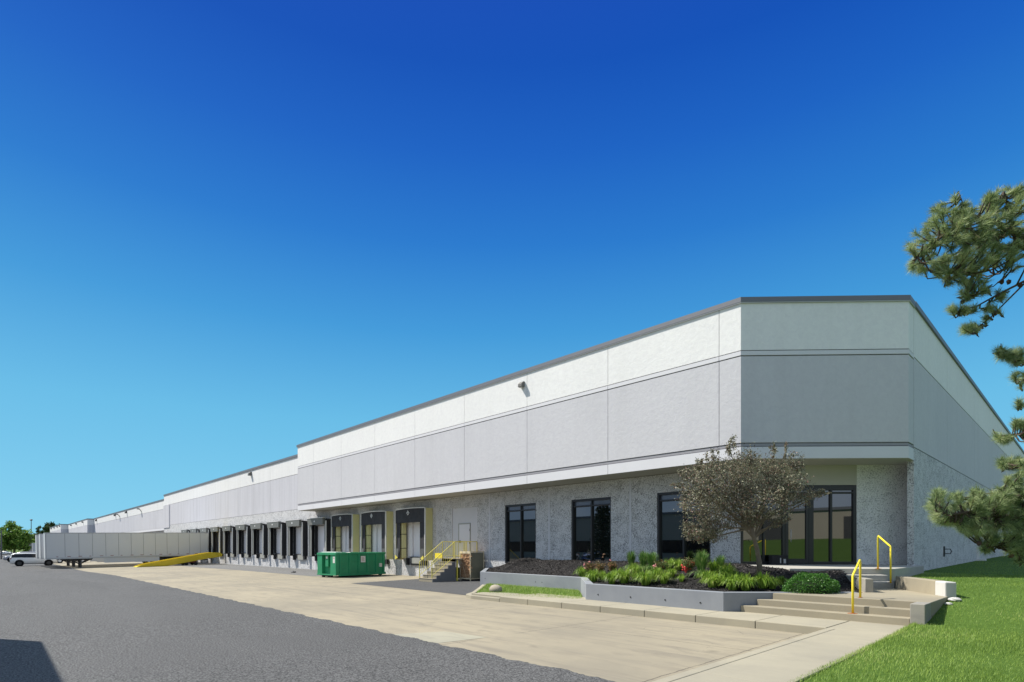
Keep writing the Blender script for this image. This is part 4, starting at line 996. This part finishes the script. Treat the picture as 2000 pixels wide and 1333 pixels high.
limbs = [([(2120, 560, .2), (2010, 470, .1), (1960, 440, 0), (1895, 420, -.1), (1830, 470, -.2), (1790, 500, -.2)], .05),
         ([(2110, 540, 0), (1985, 480, .1), (1970, 420, 0), (1960, 375, 0)], .035), ([(1960, 452, .1), (1900, 455, 0), (1885, 410, 0), (1872, 375, 0)], .022),
         ([(2100, 430, 0), (2040, 400, .2), (1995, 370, .2)], .03),
         ([(2090, 520, .1), (2010, 545, 0), (1950, 575, 0), (1905, 600, 0), (1875, 605, 0)], .026), ([(2010, 545, .1), (1970, 585, 0), (1935, 620, 0), (1905, 643, 0)], .018),
         ([(1985, 522, .2), (1940, 560, .1), (1890, 575, 0)], .014), ([(2000, 500, .1), (1930, 545, .2), (1850, 530, 0)], .02),
         ([(2110, 760, 0), (2020, 720, 0), (1975, 690, 0), (1950, 685, 0)], .03), ([(2050, 735, 0), (1990, 745, 0)], .015), ([(2080, 840, 0), (2005, 800, 0), (1992, 790, 0)], .016),
         ([(2110, 900, 0), (2010, 845, 0), (1975, 850, 0), (1950, 852, 0)], .026),
         ([(2130, 1060, 0), (2020, 1010, 0), (1960, 1010, -.1), (1900, 1000, -.2), (1860, 1005, -.2), (1828, 985, -.2)], .05), ([(1965, 1010, 0), (1925, 980, 0), (1905, 965, 0)], .018), ([(2060, 1020, 0), (2000, 985, 0), (1985, 960, .1), (1960, 955, 0)], .022),
         ([(2120, 1090, 0), (2030, 1070, 0), (1960, 1060, 0), (1925, 1068, 0)], .03), ([(2080, 930, .1), (2010, 910, .1), (1965, 905, .1)], .025), ([(2100, 1110, -.1), (2020, 1090, -.1), (1990, 1092, -.1)], .02)]
tufts = [(1800, 475, 26, 26, 9, .25), (1795, 510, 22, 22, 9, .25), (1835, 450, 38, 34, 18, .35), (1850, 500, 45, 32, 26, .4), (1872, 405, 24, 26, 10, .3), (1832, 410, 14, 18, 5, .2), (1900, 440, 45, 38, 26, .45), (1910, 500, 48, 34, 28, .45),
         (1960, 395, 28, 28, 14, .3), (1960, 450, 42, 40, 24, .45), (1975, 500, 36, 26, 17, .4), (1992, 385, 14, 20, 7, .3), (2030, 440, 45, 60, 24, .5), (1925, 395, 22, 18, 8, .3), (1870, 540, 40, 14, 12, .3), (1905, 550, 24, 10, 6, .3),
         (1888, 575, 14, 12, 6, .15), (1890, 602, 16, 9, 6, .15), (1862, 605, 7, 7, 3, .1), (1925, 568, 10, 7, 3, .15), (1932, 603, 14, 6, 4, .15), (1892, 642, 22, 8, 7, .12), (1925, 618, 8, 6, 2, .1), (1958, 575, 14, 8, 3, .15),
         (1962, 692, 20, 12, 8, .2), (1985, 695, 22, 16, 10, .25), (1990, 740, 14, 12, 6, .2), (1992, 788, 9, 6, 3, .1), (1960, 852, 16, 10, 7, .15), (1990, 835, 16, 14, 8, .2), (2020, 850, 25, 25, 8, .3),
         (1830, 982, 18, 24, 14, .2), (1845, 1012, 22, 16, 13, .2), (1900, 1030, 30, 16, 14, .25), (1950, 985, 40, 24, 18, .35), (1985, 1030, 26, 30, 16, .35), (1868, 975, 14, 18, 7, .2), (1880, 1005, 30, 22, 16, .3), (1925, 975, 32, 18, 16, .35), (1920, 1015, 36, 24, 20, .35), (1968, 960, 26, 26, 16, .4), (1975, 1005, 34, 30, 22, .4), (1965, 1045, 36, 24, 20, .35),
         (1925, 1045, 24, 16, 10, .3), (1928, 1068, 14, 9, 5, .2), (1965, 905, 14, 10, 6, .25), (1992, 920, 14, 26, 12, .35), (1985, 960, 22, 26, 14, .4), (1985, 1075, 22, 22, 12, .35), (1992, 1090, 12, 10, 5, .2), (2025, 1000, 30, 70, 26, .5), (1905, 965, 8, 12, 4, .2)]
for k, v in enumerate([1060, 985, 900, 820, 735, 650, 560, 470, 380, 290, 215]):
    w_ = 300 * (1 - .075 * k); up_ = 30
    limbs += [([(2330 + w_ * .5, v + 5, .3), (2330 + w_, v - up_, .2)], .045), ([(2330 + 30, v - 8, 1.0), (2330 + 40, v - up_ - 10, 2.3 - .16 * k)], .04), ([(2300, v - 4, -.9), (2330, v - up_, -2.1 + .14 * k)], .04)]
    if k > 7: limbs.append(([(2330 - w_ * .4, v, .2), (2330 - w_ * .8, v - up_, .2)], .03))
    q_ = 2330
    tufts += [(q_ + w_ * .55, v - 20, w_ * .42, 44, 20, .7), (q_ + 30, v - 25, 110, 46, 17, 2.1 - .14 * k), (q_ - 110, v - 25, 110 if k < 8 else 80, 44, 15, .9)]
tufts.append((2330, 150, 40, 40, 16, .4))
pine('long needled green pine reaching into view from the right edge above the lawn', limbs, tufts, tk, PDp)

# ================================================================== THINGS IN THE YARD
# boulder and white stones
z0 = turf_z(-16.1, 14.35); m = MB(); m.sphere((-16.1, 14.35, z0 + .11), .30, .22, .19, 18, 12, jit=.035)
o = build('boulder', m, M['rock'], smooth=True); tag(o, 'rounded tan boulder on the small grass wedge before the planter wall', 'boulder')
for k, (u, v, r_, lb) in enumerate([(1865, 1160, .075, 'larger white stone on the lawn at the end of the low wall'), (1853, 1172, .05, 'smaller white stone on the lawn below the low wall end')]):
    p = at(u, v, 13.3 - k * .25); m = MB()
    m.sphere((p.x, p.y, lawn_z(p.x, p.y) + r_ * .5), r_ * 1.7, r_ * 1.1, r_ * .75, 10, 7, jit=.14)
    tag(build('white_stone', m, M['whiteconc']), lb, 'stone')
# loose clods on the apron, as seen
for k, (u, v, lb) in enumerate([(573, 1119, 'dark clod lying on the dock apron left of the dumpster'), (561, 1108, 'small dark clod at the foot of the dock wall')]):
    d = 2.05 * FPX / (v - VH); p = at(u, v, d); m = MB(); m.sphere((p.x, p.y, zg(p.x, p.y) + .05), .28, .16, .08, 8, 6, jit=.25); tag(build('clod', m, M['darksteel']), lb, 'clod')

# dock stairs --------------------------------------------------------
DS = thing('dock_stairs', 'grey dock stairs with yellow balustrades up to the side door', 'stairs', (-25.8, 17.7, -.1))
X0, X1, nr = -26.45, -25.12, 7; g0 = zg(-25.8, 17.7) + .01; rs = (ZF - g0) / nr; td = .27; Y0 = 17.70
prof = [(Y0, g0)]
for i in range(nr): prof += [(Y0 + i * td, g0 + (i + 1) * rs), (Y0 + (i + 1) * td if i < nr - 1 else 19.32, g0 + (i + 1) * rs)]
prof += [(19.32, g0)]
build('stair_block', MB().xprism(prof, 'x', X0, X1 - .04), M['step'], DS)
sp = [(y + .0, z) for y, z in prof]; build('stringer', MB().xprism(sp, 'x', X1 - .04, X1), M['greystep'], DS)
build('landing', MB().box(-27.3, 19.33, ZF - .09, -25.12, 20.97, ZF), M['step'], DS)
build('tread_edge', (lambda q: ([q.box(X0 + .02, Y0 + i*td - .006, g0 + (i+1)*rs - .045, X1 - .05, Y0 + i*td - .002, g0 + (i+1)*rs - .02) for i in range(nr)], q)[1])(MB()), M['darksteel'], DS)
build_each('support', MB().box(-25.2, 19.4, g0, -25.12, 19.48, ZF - .09).box(-25.2, 20.8, g0, -25.12, 20.88, ZF - .09), M['yellow2'], DS)
build('kick_plate', MB().box(-27.2, 19.34, ZF, -26.5, 19.36, ZF + .3), M['yellow'], DS)
for xs_ in (X0 + .03, X1 - .08):
    m = MB(); pa = Vector((xs_, Y0 + .02, g0 + rs + .92)); pb = Vector((xs_, Y0 + 6 * td, ZF + .98)); pc = Vector((xs_, 20.95, ZF + .98))
    m.path([pa, pb, pc], .022, 8); m.path([pa - Vector((0, 0, .75)), pb - Vector((0, 0, .85)), pc - Vector((0, 0, .85))], .014, 6)
    for p in (pa, pb, pc, pb.lerp(pc, .5)): m.path([p, (p.x, p.y, max(g0 + .1, min(ZF, g0 + rs + (p.y - Y0) / td * rs)))], .024, 8)
    for i in range(1, 12): q = pa.lerp(pb, i / 12); m.path([q, q - Vector((0, 0, .75 + .1 * i / 12))], .008, 4)
    for i in range(1, 11): q = pb.lerp(pc, i / 11); m.path([q, q - Vector((0, 0, .85))], .008, 4)
    build('balustrade', m, M['yellow2'], DS)
# crate of baled cardboard
CR = thing('bale_crate', 'tall wood framed crate of baled brown cardboard in dark wrap beside the dock stairs', 'crate', (-24.9, 20.3, -.1))
gz_ = zg(-24.9, 20.3) + .01; bx0, bx1, by0, by1, bz0, bz1 = -25.42, -24.42, 19.82, 20.86, gz_ + .14, gz_ + 1.66
m = MB()
for i in range(5):
    z0_, z1_ = bz0 + (bz1 - .06 - bz0) * i / 5, bz0 + (bz1 - .06 - bz0) * (i + 1) / 5; m.box(bx0 + .05 + random.uniform(0, .03), by0 + .03 + random.uniform(0, .05), z0_, bx1 - .06, by1 - .05, z1_ - .012)
    for _ in range(26):
        x_ = random.uniform(bx0 + .08, bx1 - .1); z_ = random.uniform(z0_ + .03, z1_ - .05); a = random.uniform(-.5, .5); m.obox((x_, by0 + random.uniform(-.01, .05), z_), (math.cos(a), 0, math.sin(a)), (0, 1, 0), (-math.sin(a), 0, math.cos(a)), random.uniform(.06, .25), .04, random.uniform(.01, .05))
build('bale', m, M['card'], CR)
build('wrap', MB().box(bx1 - .05, by0 + .05, bz0, bx1 - .02, by1 - .04, bz1 - .04), M['wrap'], CR)
m = MB()
for x_ in (bx0, bx1 - .05):
    for y_ in (by0, by1 - .05): m.box(x_, y_, gz_, x_ + .05, y_ + .05, bz1 + .03)
m.box(bx0 + .05, by0 - .004, bz1 - .09, bx1 - .05, by0 + .03, bz1 + .035).box(bx1 - .03, by0 + .05, bz1 - .02, bx1 + .004, by1 - .05, bz1 + .03).box(bx0 + .05, by0 + .01, bz0 - .05, bx1 - .05, by0 + .04, bz0 + .03).box(bx1 - .03, by0 + .05, bz0 - .04, bx1, by1 - .05, bz0 + .0)
m.path([(bx0 + .05, by0 - .012, bz1 - .1), (bx1 - .4, by0 - .012, bz0 + .1)], .008, 4)
build('frame', m, M['pallet'], CR, bevel=.004)
build('pallet', MB().box(bx0 + .06, by0 + .06, gz_ + .1, bx1 - .06, by1 - .06, gz_ + .135).box(bx0 + .1, by0 + .1, gz_, bx0 + .2, by1 - .1, gz_ + .1).box(bx1 - .2, by0 + .1, gz_, bx1 - .1, by1 - .1, gz_ + .1), M['darksteel'], CR)

# dumpster (local: x across, y along its length to the back, z up) ---
gd = zg(-34.5, 18) + .005
DU = thing('dumpster', 'green roll off dumpster with white rubbish inside and paper labels, parked by the dock wall', 'dumpster', (-33.42, 16.15, gd), rot=R(9))
Wd, Ld, Hd = 2.1, 3.9, 1.62
m = MB()
m.box(-Wd + .06, 0.10, .17, -.06, Ld - .06, .25).box(-.11, .1, .25, -.05, Ld - .06, Hd - .1).box(-Wd + .05, .1, .25, -Wd + .11, Ld - .06, Hd - .1).box(-Wd + .11, .1, .25, -.11, .16, Hd - .1).box(-Wd + .11, Ld - .12, .25, -.11, Ld - .06, Hd - .1)
m.box(-Wd, .03, Hd - .14, -.001, .14, Hd).box(-Wd, Ld - .14, Hd - .12, 0, Ld, Hd).box(-.13, .14, Hd - .12, .01, Ld - .14, Hd).box(-Wd - .01, .14, Hd - .12, -Wd + .13, Ld - .14, Hd)
m.box(-.08, .1, .10, .03, Ld, .25).box(-Wd - .03, .1, .10, -Wd + .08, Ld, .25)
build('body', m, M['green'], DU, local=True, bevel=.01)
m = MB()
for y_ in (.16, .88, 1.6, 2.32, 3.04, Ld - .22): m.xprism([(-.06, .25), (.02, .25), (.02, Hd - .12), (-.06, Hd - .12)], 'y', y_, y_ + .13)
for a, b in ((1.02, 1.58), (2.46, 3.02)): m.box(-.055, a, 1.02, -.02, b, 1.08)
for z_ in (.6, .85, .98): m.box(-.055, .34, z_, -.035, .86, z_ + .03)
build('rib', m, M['green'], DU, local=True, bevel=.01)
m = MB().box(-Wd + .02, -.12, .22, -Wd + .55, .098, Hd - .16).box(-.62, -.12, .22, -.02, .098, Hd - .16).box(-1.28, -.05, .7, -.95, .098, Hd - .16)
m.box(-Wd + .0, -.15, .14, -.0, .02, .22).box(-Wd, -.15, Hd - .16, -.0, .03, Hd - .02)
build('front_channel', m, M['green'], DU, local=True, bevel=.008)
m = MB()
for x_ in (-1.55, -.70): m.disc((x_, .0, .1), (1, 0, 0), .1, .14, 16)
for x_ in (-Wd + .1, -.1): m.disc((x_, Ld - .4, .11), (1, 0, 0), .105, .16, 16)
m.box(-1.4, -.02, .06, -.85, .12, .2)
build_each('roller', m, M['darksteel'], DU, local=True)
m = MB()
for _ in range(70):
    x_, y_ = random.uniform(-Wd + .2, -.2), random.choice([random.uniform(.2, 1.2), random.uniform(1.6, 3.3)]); a = random.random() * 3; s_ = random.uniform(.12, .35)
    m.obox((x_, y_, Hd - .18 + random.uniform(0, .1)), (math.cos(a), math.sin(a), random.uniform(-.15, .15)), (-math.sin(a), math.cos(a), .1), (0, 0, 1), s_, s_ * .8, .05)
m.box(-Wd + .12, .17, 1.1, -.12, Ld - .13, Hd - .2)
m.box(-Wd + .25, .05, Hd + .001, -.25, .5, Hd + .05)
build('rubbish', m, M['junk'], DU, local=True)
LP = build_each('label_plate', MB().box(.0, 1.80, .96, .024, 2.16, 1.38).box(-.05, 3.36, .62, .032, 3.56, .86).box(-.34, -.126, .95, -.12, -.1205, 1.36).box(-1.20, -.056, 1.22, -1.03, -.0505, 1.36), M['paper'], DU, local=True)
g = MB()
for i in range(4): g.box(.0245, 1.86, 1.05 + i * .07, .0262, 2.08 - .04 * (i % 2), 1.08 + i * .07)
build('faded_print', g, M['redprint'], LP[0], local=True)
g = MB()
for i in range(3): g.box(.0325, 3.40, .67 + i * .06, .034, 3.52, .69 + i * .06)
build('faded_print', g, M['redprint'], LP[1], local=True)
build('faded_print', MB().box(-.29, -.1285, 1.24, -.17, -.1265, 1.30), M['redprint'], LP[2], local=True)

# yellow yard ramp ---------------------------------------------------
RX0, RX1, RY0, RY1 = -75.3, -73.2, 11.7, 20.45
YR = thing('yard_ramp', 'long yellow steel yard ramp rising from the lot to a dock bay', 'ramp', (-74.2, 16, zg(-74, 14)))
def rz(y): return zg(-74, 12) + .04 + (ZF - .22 - zg(-74, 12)) * min(1, (y - RY0) / (RY1 - 1.4 - RY0))
m = MB(); yy = lin(RY0, RY1, 14)
build('deck', MB().xprism([(y, rz(y) - .02) for y in yy] + [(y, rz(y) - .12) for y in yy[::-1]], 'x', RX0 + .08, RX1 - .08), M['yellow'], YR)
yel = plain('dirty_yellow_ramp_paint', (.60, .44, .018), .5, .2, 1.5)
for x_ in (RX0, RX1 - .08):
    up = [(RY0, rz(RY0) + .02)] + [(y, rz(y) + .16) for y in yy[1:-1]] + [(RY1 - .25, rz(RY1) + .14), (RY1, rz(RY1) - .12)]
    dn = [(RY1 - .1, rz(RY1) - .35), (RY1 - 1.2, rz(RY1) - .52)] + [(y, max(zg(-74, y) + .03, rz(y) - .52)) for y in yy[1:-2][::-1]] + [(RY0, rz(RY0) - .03)]
    build('side_beam', MB().xprism(up + dn, 'x', x_, x_ + .08), yel, YR)
m = MB()
for y_ in (16.6, 17.6):
    for x_ in (RX0 + .25, RX1 - .25): m.disc((x_, y_, zg(-74, y_) + .2), (1, 0, 0), .2, .2, 16)
build_each('wheel', m, M['tyre'], YR); build('axle', MB().box(RX0 + .2, 16.5, .0, RX1 - .2, 17.7, .3), M['red'], YR)

# trailers -----------------------------------------------------------
def trailer_parts(root):
    """Local: x from 0 (right side) to -2.6, y from 0 (nose) to 16.15 (rear), z from the ground."""
    W, Lt, zb, zt = 2.59, 16.15, 1.24, 4.08
    m = MB().box(-W, 0, zb, 0, Lt, zt - .04); build('box', m, M['trailer'], root, local=True, bevel=.03)
    m = MB()
    for i in range(1, 13): y = .45 + i * (Lt - .5) / 12.7; m.box(-.002, y - .022, zb + .12, .010, y + .022, zt - .08)
    build('seam', m, M['seam'], root, local=True)
    build('rail', MB().box(-W - .01, -.005, zt - .1, .016, Lt + .005, zt).box(-W - .012, -.006, zb - .12, .018, Lt + .006, zb + .05).box(-.05, -.02, zb, .014, .10, zt - .05), M['alu'], root, local=True)
    m = MB()
    for i in range(16): y = .9 + i * .98; m.box(.018, y, zb + .13, .024, y + .3 * (1 if i % 3 else .6), zb + .18)
    build('marker', m, M['redlamp'], root, local=True)
    build('skirt', MB().box(-.06, 5.2, .58, -.02, 10.7, zb - .12), M['trailer'], root, local=True)
    m = MB()
    for x_ in (-.35, -W + .35):
        m = MB().box(x_ - .07, 3.0, .06, x_ + .07, 3.16, zb - .1).box(x_ - .16, 2.92, .0, x_ + .16, 3.24, .06).path([(x_, 3.1, .55), (x_, 4.2, zb - .12)], .045, 6).path([(x_, 3.05, .5), (x_, 2.0, zb - .12)], .045, 6)
        build('landing_leg', m, M['darksteel'], root, local=True)
    build('brace', MB().path([(-.35, 3.08, .6), (-W + .35, 3.08, .6)], .04, 6).box(-W + .4, 2.3, zb - .3, -.4, 4.1, zb - .12), M['darksteel'], root, local=True)
    build('undercarriage', MB().box(-W + .5, 10.9, .55, -.5, 15.9, zb - .12).box(-W + .2, Lt - .1, .5, -.2, Lt - .02, .62).box(-.5, Lt - .1, .62, -.4, Lt - .02, 1.1), M['darksteel'], root, local=True)
    for y_ in (11.7, 13.0):
        for x_ in (-.18, -W + .18):
            wv = build('wheel', MB().disc((x_, y_, .51), (1, 0, 0), .51, .30, 24), M['tyre'], root, local=True, bevel=.03)
            sx = 1 if x_ > -1 else -1
            build('rim', MB().disc((x_ + sx * .152, y_, .51), (1, 0, 0), .27, .01, 20).disc((x_ + sx * .17, y_, .51), (1, 0, 0), .09, .05, 12), M['rim'], wv, local=True)
TG = 'white box trailers backed up to the docks'
t1 = thing('box_trailer', 'nearest long white box trailer parked at the docks beside the yellow ramp', 'trailer', (-78.95, 4.25, zg(-79, 5) - .1), TG)
trailer_parts(t1); t1.rotation_euler = (R(1.05), 0, 0)
for x_, y_, lb in [(-84.0, 4.1, 'white box trailer just behind the nearest long trailer, only its nose showing'), (-89.2, 4.0, 'third white box trailer from the yellow ramp, only its nose edge showing'),
                   (-204, 8.2, 'distant white box trailer against the trees, the nearer of two'), (-222, 8.0, 'farthest distant white box trailer, left of the other distant one')]:
    c = copy_tree(t1); c.location = (x_, y_, zg(x_, 5) - .12); c['label'] = lb

# cars ---------------------------------------------------------------
def car(label, x, y, rz_, paint, kind='suv', group=None, cat='car', scale=1.):
    """Local: nose towards +x."""
    root = thing('parked_car', label, cat, (x, y, zg(x, y) + .012), group, rz_)
    if kind == 'suv': st = [(-2.36,.45,.86,.92,.80,.70),(-2.33,.34,1.0,1.25,.90,.70),(-2.2,.30,1.06,1.55,.93,.68),(-1.9,.28,1.08,1.70,.95,.66),(-.8,.26,1.06,1.74,.95,.66),(.15,.26,1.04,1.72,.95,.65),(.55,.26,1.03,1.60,.95,.66),(1.12,.26,1.02,1.10,.95,.78),(1.9,.28,.97,1.03,.93,.80),(2.28,.32,.86,.93,.86,.76),(2.38,.40,.66,.75,.76,.66)]; hw, wr, wx = .95, .385, (-1.45, 1.46)
    else: st = [(-2.25,.45,.75,.82,.75,.66),(-2.18,.32,.86,.98,.86,.68),(-1.55,.26,.92,1.04,.9,.66),(-.95,.25,.92,1.38,.9,.58),(.1,.25,.9,1.43,.9,.58),(.95,.25,.88,1.0,.9,.70),(1.8,.27,.80,.87,.87,.74),(2.2,.33,.66,.72,.76,.62)]; hw, wr, wx = .9, .33, (-1.38, 1.38)
    m = MB(); prof = []
    for (px, zb, zbelt, zt, wb, wt) in st:
        prof.append([(px, sg * w_, z_) for sg, w_, z_ in [(1, wb*.86, zb), (1, wb*.98, zb+.14), (1, wb, (zb+zbelt)/2+.05), (1, wb*.965, zbelt), (1, wt + .015, zt-.07 if zt-zbelt > .2 else zt-.02), (1, wt*.84, zt), (-1, wt*.84, zt), (-1, wt + .015, zt-.07 if zt-zbelt > .2 else zt-.02), (-1, wb*.965, zbelt), (-1, wb, (zb+zbelt)/2+.05), (-1, wb*.98, zb+.14), (-1, wb*.86, zb)]])
    k = 12
    for r_ in prof: m.v += r_
    for i in range(len(prof) - 1):
        for j in range(k): m.f.append((i*k+j, i*k+(j+1)%k, (i+1)*k+(j+1)%k, (i+1)*k+j)); m.m.append(0)
    m.f += [tuple(range(k)), tuple(range((len(prof)-1)*k, len(prof)*k))[::-1]]; m.m += [0, 0]
    build('body', m, paint, root, local=True, smooth=True)
    # glass: strips laid just outside the upper side faces and the windscreens
    g = MB(); gl = [i for i in range(len(st)) if st[i][3] - st[i][2] > .3]
    for sgn, ia, ib in ((1, 3, 4), (-1, 8, 7)):
        for i, j in zip(gl, gl[1:]):
            a0, a1, b0, b1 = (Vector(prof[i][ia]), Vector(prof[i][ib]), Vector(prof[j][ia]), Vector(prof[j][ib])); o_ = Vector((0, sgn * .012, .004))
            q = [a0.lerp(a1, .10) + o_, b0.lerp(b1, .10) + o_, b0.lerp(b1, .90) + o_, a0.lerp(a1, .90) + o_]
            g.add(q, [(0, 1, 2, 3)])
    for i, j in ((gl[-1], gl[-1] + 1), (gl[0], gl[0] - 1)):
        ax_ = .02 if i == gl[-1] else -.02
        a5, a6, b5, b6 = (Vector(prof[i][5]), Vector(prof[i][6]), Vector(prof[j][5]), Vector(prof[j][6])); o_ = Vector((ax_, 0, .012))
        g.add([a5.lerp(b5, .1) + o_, a6.lerp(b6, .1) + o_, b6.lerp(a6, .06) + o_, b5.lerp(a5, .06) + o_], [(0, 1, 2, 3)])
    build_each('window', g, M['carglass'], root, local=True)
    for wxx in wx:
        for sg in (1, -1):
            wo = build('wheel', MB().disc((wxx, sg * (hw - .10), wr), (0, 1, 0), wr, .23, 22), M['tyre'], root, local=True, bevel=.02)
            build('rim', MB().disc((wxx, sg * (hw + .02), wr), (0, 1, 0), wr * .62, .01, 16).disc((wxx, sg * (hw + .03), wr), (0, 1, 0), wr * .18, .02, 10), M['rim'] if kind != 'suv' else M['darksteel'], wo, local=True)
            ar = MB(); ar.disc((wxx, sg * (hw - .045), wr + .02), (0, 1, 0), wr + .07, .12, 24); build('wheel_arch', ar, M['black'], root, local=True)
    x0_, x1_ = st[0][0], st[-1][0]
    for sg in (1, -1):
        build('tail_light', MB().box(x0_ - .005, sg * hw * .62, .95, x0_ + .14, sg * hw * .96, 1.08), M['redlamp'], root, local=True)
        build('headlight', MB().box(x1_ - .22, sg * hw * .52, .70, x1_ - .02, sg * hw * .90, .82), M['lens'], root, local=True)
        build('mirror', MB().box(.78, sg * hw * .98, 1.03, .96, sg * (hw + .20), 1.2), paint, root, local=True, bevel=.03)
    if scale != 1.: root.scale = (scale,) * 3
    return root
car('white sport utility car parked in front of the trailer noses, facing the building', -94.5, 3.9, R(90), M['carwhite'], 'suv', scale=.98)
car('silver grey sport utility car half hidden behind the white one, facing away from the building', -127, 3.7, R(-90), M['carsilver'], 'suv')
car('dark car seen under the nearest trailer, its bright wheel showing', -108.5, 8.8, R(90), M['cardark'], 'sedan')
car('small white car far across the lot before the trees, the right one', -299, 3.9, R(60), M['carwhite'], 'sedan')
car('small grey car at the left picture edge, far across the lot before the trees', -300, 2.4, R(75), M['carsilver'], 'sedan')
SB = thing('shadow_board', 'plain white board on two tall posts added out of view to cast a shadow on the lot', 'shadow_caster', (-15.5, -2.15, zg(-15.5, -2)))  # unseen board, made up to throw a shadow across the near asphalt
build('board', MB().box(-19.65, -2.2, 4.3, -11.4, -2.1, 7.0), M['trim'], SB, bevel=.02)
for x_ in (-18.4, -12.6): build('post', MB().box(x_ - .1, -2.42, zg(x_, -2) - .3, x_ + .1, -2.22, 6.9), M['pole'], SB)
car('white car parked behind the viewpoint, reflected in the second window', -56, -22.5, R(80), M['carwhite'], 'sedan')
car('blue car parked behind the viewpoint, reflected in the second window', -51, -22.5, R(80), M['carblue'], 'sedan')

# light poles --------------------------------------------------------
for u, dep, vt, hd, lb in [(61, 205, 1016, 'round', 'tall light pole with a small round head rising right of the big left tree'), (22, 205, 1017, 'cross', 'tall light pole with a cross arm rising behind the big left tree'), (2.5, 120, 1036, 'none', 'thin dark pole at the very left picture edge')]:
    p = at(u, vt, dep); b_ = zg(p.x, p.y) - .3; r = thing('light_pole', lb, 'light pole', (p.x, p.y, b_), 'poles beyond the lot')
    build('pole', MB().path([(p.x, p.y, b_), (p.x, p.y, p.z)], [.16, .10], 8), M['pole'], r)
    if hd == 'round': build('lamp_head', MB().sphere((p.x, p.y, p.z), .45, .45, .3, 10, 6), M['pole'], r)
    if hd == 'cross': build('lamp_arm', MB().box(p.x - 1.1, p.y - 1.1, p.z - .3, p.x + 1.1, p.y + 1.1, p.z - .22).path([(p.x - 1, p.y - 1, p.z - .3), (p.x + 1, p.y + 1, p.z - .3)], .09, 6), M['pole'], r)

# trees beyond the lot ------------------------------------------------
def far_tree(label, u, v0, dep, ru, vtop, n, mat, leaf, grp='trees beyond the lot'):
    p = at(u, v0, dep); b_ = zg(p.x, p.y) - .35; rv = (v0 - vtop) * .52; vc = vtop + rv
    bl = [(u + random.uniform(-.55, .55) * ru, vc + random.uniform(-.5, .6) * rv, ru * random.uniform(.35, .55), rv * random.uniform(.35, .5), 1, random.uniform(-1, 1)) for _ in range(11)] + [(u, vc, ru * .7, rv * .8, 2.2, 0), (u + random.uniform(-.2, .2) * ru, vtop + rv * .35, ru * .4, rv * .36, .8, 0)]
    return crown_tree('broadleaf_tree', label, 'tree', (p.x, p.y, b_), [(u, v0, .3), (u, v0 - rv * .5, .24), (u, vc + rv * .2, .2)], bl, dep, n, leaf, mat, M['bark'], grp, .14, .5, 26)
far_tree('big rounded bright green tree at the left picture edge behind the parked cars', 28, 1078, 165, 38, 1019, 9500, M['foliage'], .34)
far_tree('lower bright green tree cut by the left picture edge', -14, 1079, 170, 26, 1034, 4500, M['foliage'], .32)
far_tree('dark green tree rising behind the trailer noses and the far warehouse', 106, 1076, 330, 22, 1019, 5200, M['foliage2'], .55)
far_tree('dark reddish green tree just left of the trailer noses', 84, 1077, 240, 24, 1026, 5200, M['foliage2'], .42)
far_tree('low dark tree between the big left tree and the trailers', 58, 1078, 215, 20, 1040, 4000, M['foliage2'], .42)
far_tree('small green tree low behind the distant white car', 12, 1079, 230, 26, 1052, 1800, M['foliage2'], .45)
m = MB()
# what the dark windows reflect: neighbouring buildings, a spruce
NB = thing('office_building', 'long plain grey building across the lot, seen only reflected in the windows', 'building', (-70, -48, -.6))
build('wall', MB().box(-130, -52, -1.5, -24, -42, 7.4), M['greywall'], NB); build('roof_edge', MB().box(-130.2, -52, 7.4, -23.8, -41.8, 7.8), M['fascia'], NB)
build('window', MB().box(-125, -41.99, .8, -30, -41.93, 3.0), M['carglass'], NB)
TB = thing('tan_building', 'low tan building across the lawn, seen only reflected in the entrance glass', 'building', (62, -20, 0))
build('wall', MB().box(58, -60, -.5, 80, 60, 7.2), M['brick'], TB); build('roof_edge', MB().box(57.8, -60.2, 7.2, 80, 60.2, 7.6), M['fascia'], TB)
m = MB()
for y_ in (-30, -18, -6, 6, 18): m.box(57.9, y_, 2.6, 57.99, y_ + 3.5, 6.2)
build_each('garage_door', m, M['darksteel'], TB)
SP = thing('spruce_tree', 'dark spruce across the lot, seen only reflected in the second window', 'tree', (-45, -17, -.3))
build('trunk', MB().path([(-45, -17, -.3), (-45, -17, 11.5)], [.22, .03], 8), M['pbark'], SP)
k = rng.random(7000); hh = .8 + 10.8 * k; rr = (1 - k) * 2.5 * (.55 + .45 * np.abs(np.sin(hh * 4.2))) * rng.random(7000) ** .5 + .05; aa = rng.random(7000) * 6.283
np_mesh('crown', leaf_quads(np.stack([-45 + rr * np.cos(aa), -17 + rr * np.sin(aa), hh - rr * .25], 1), .16), 4, M['spruce'], SP)
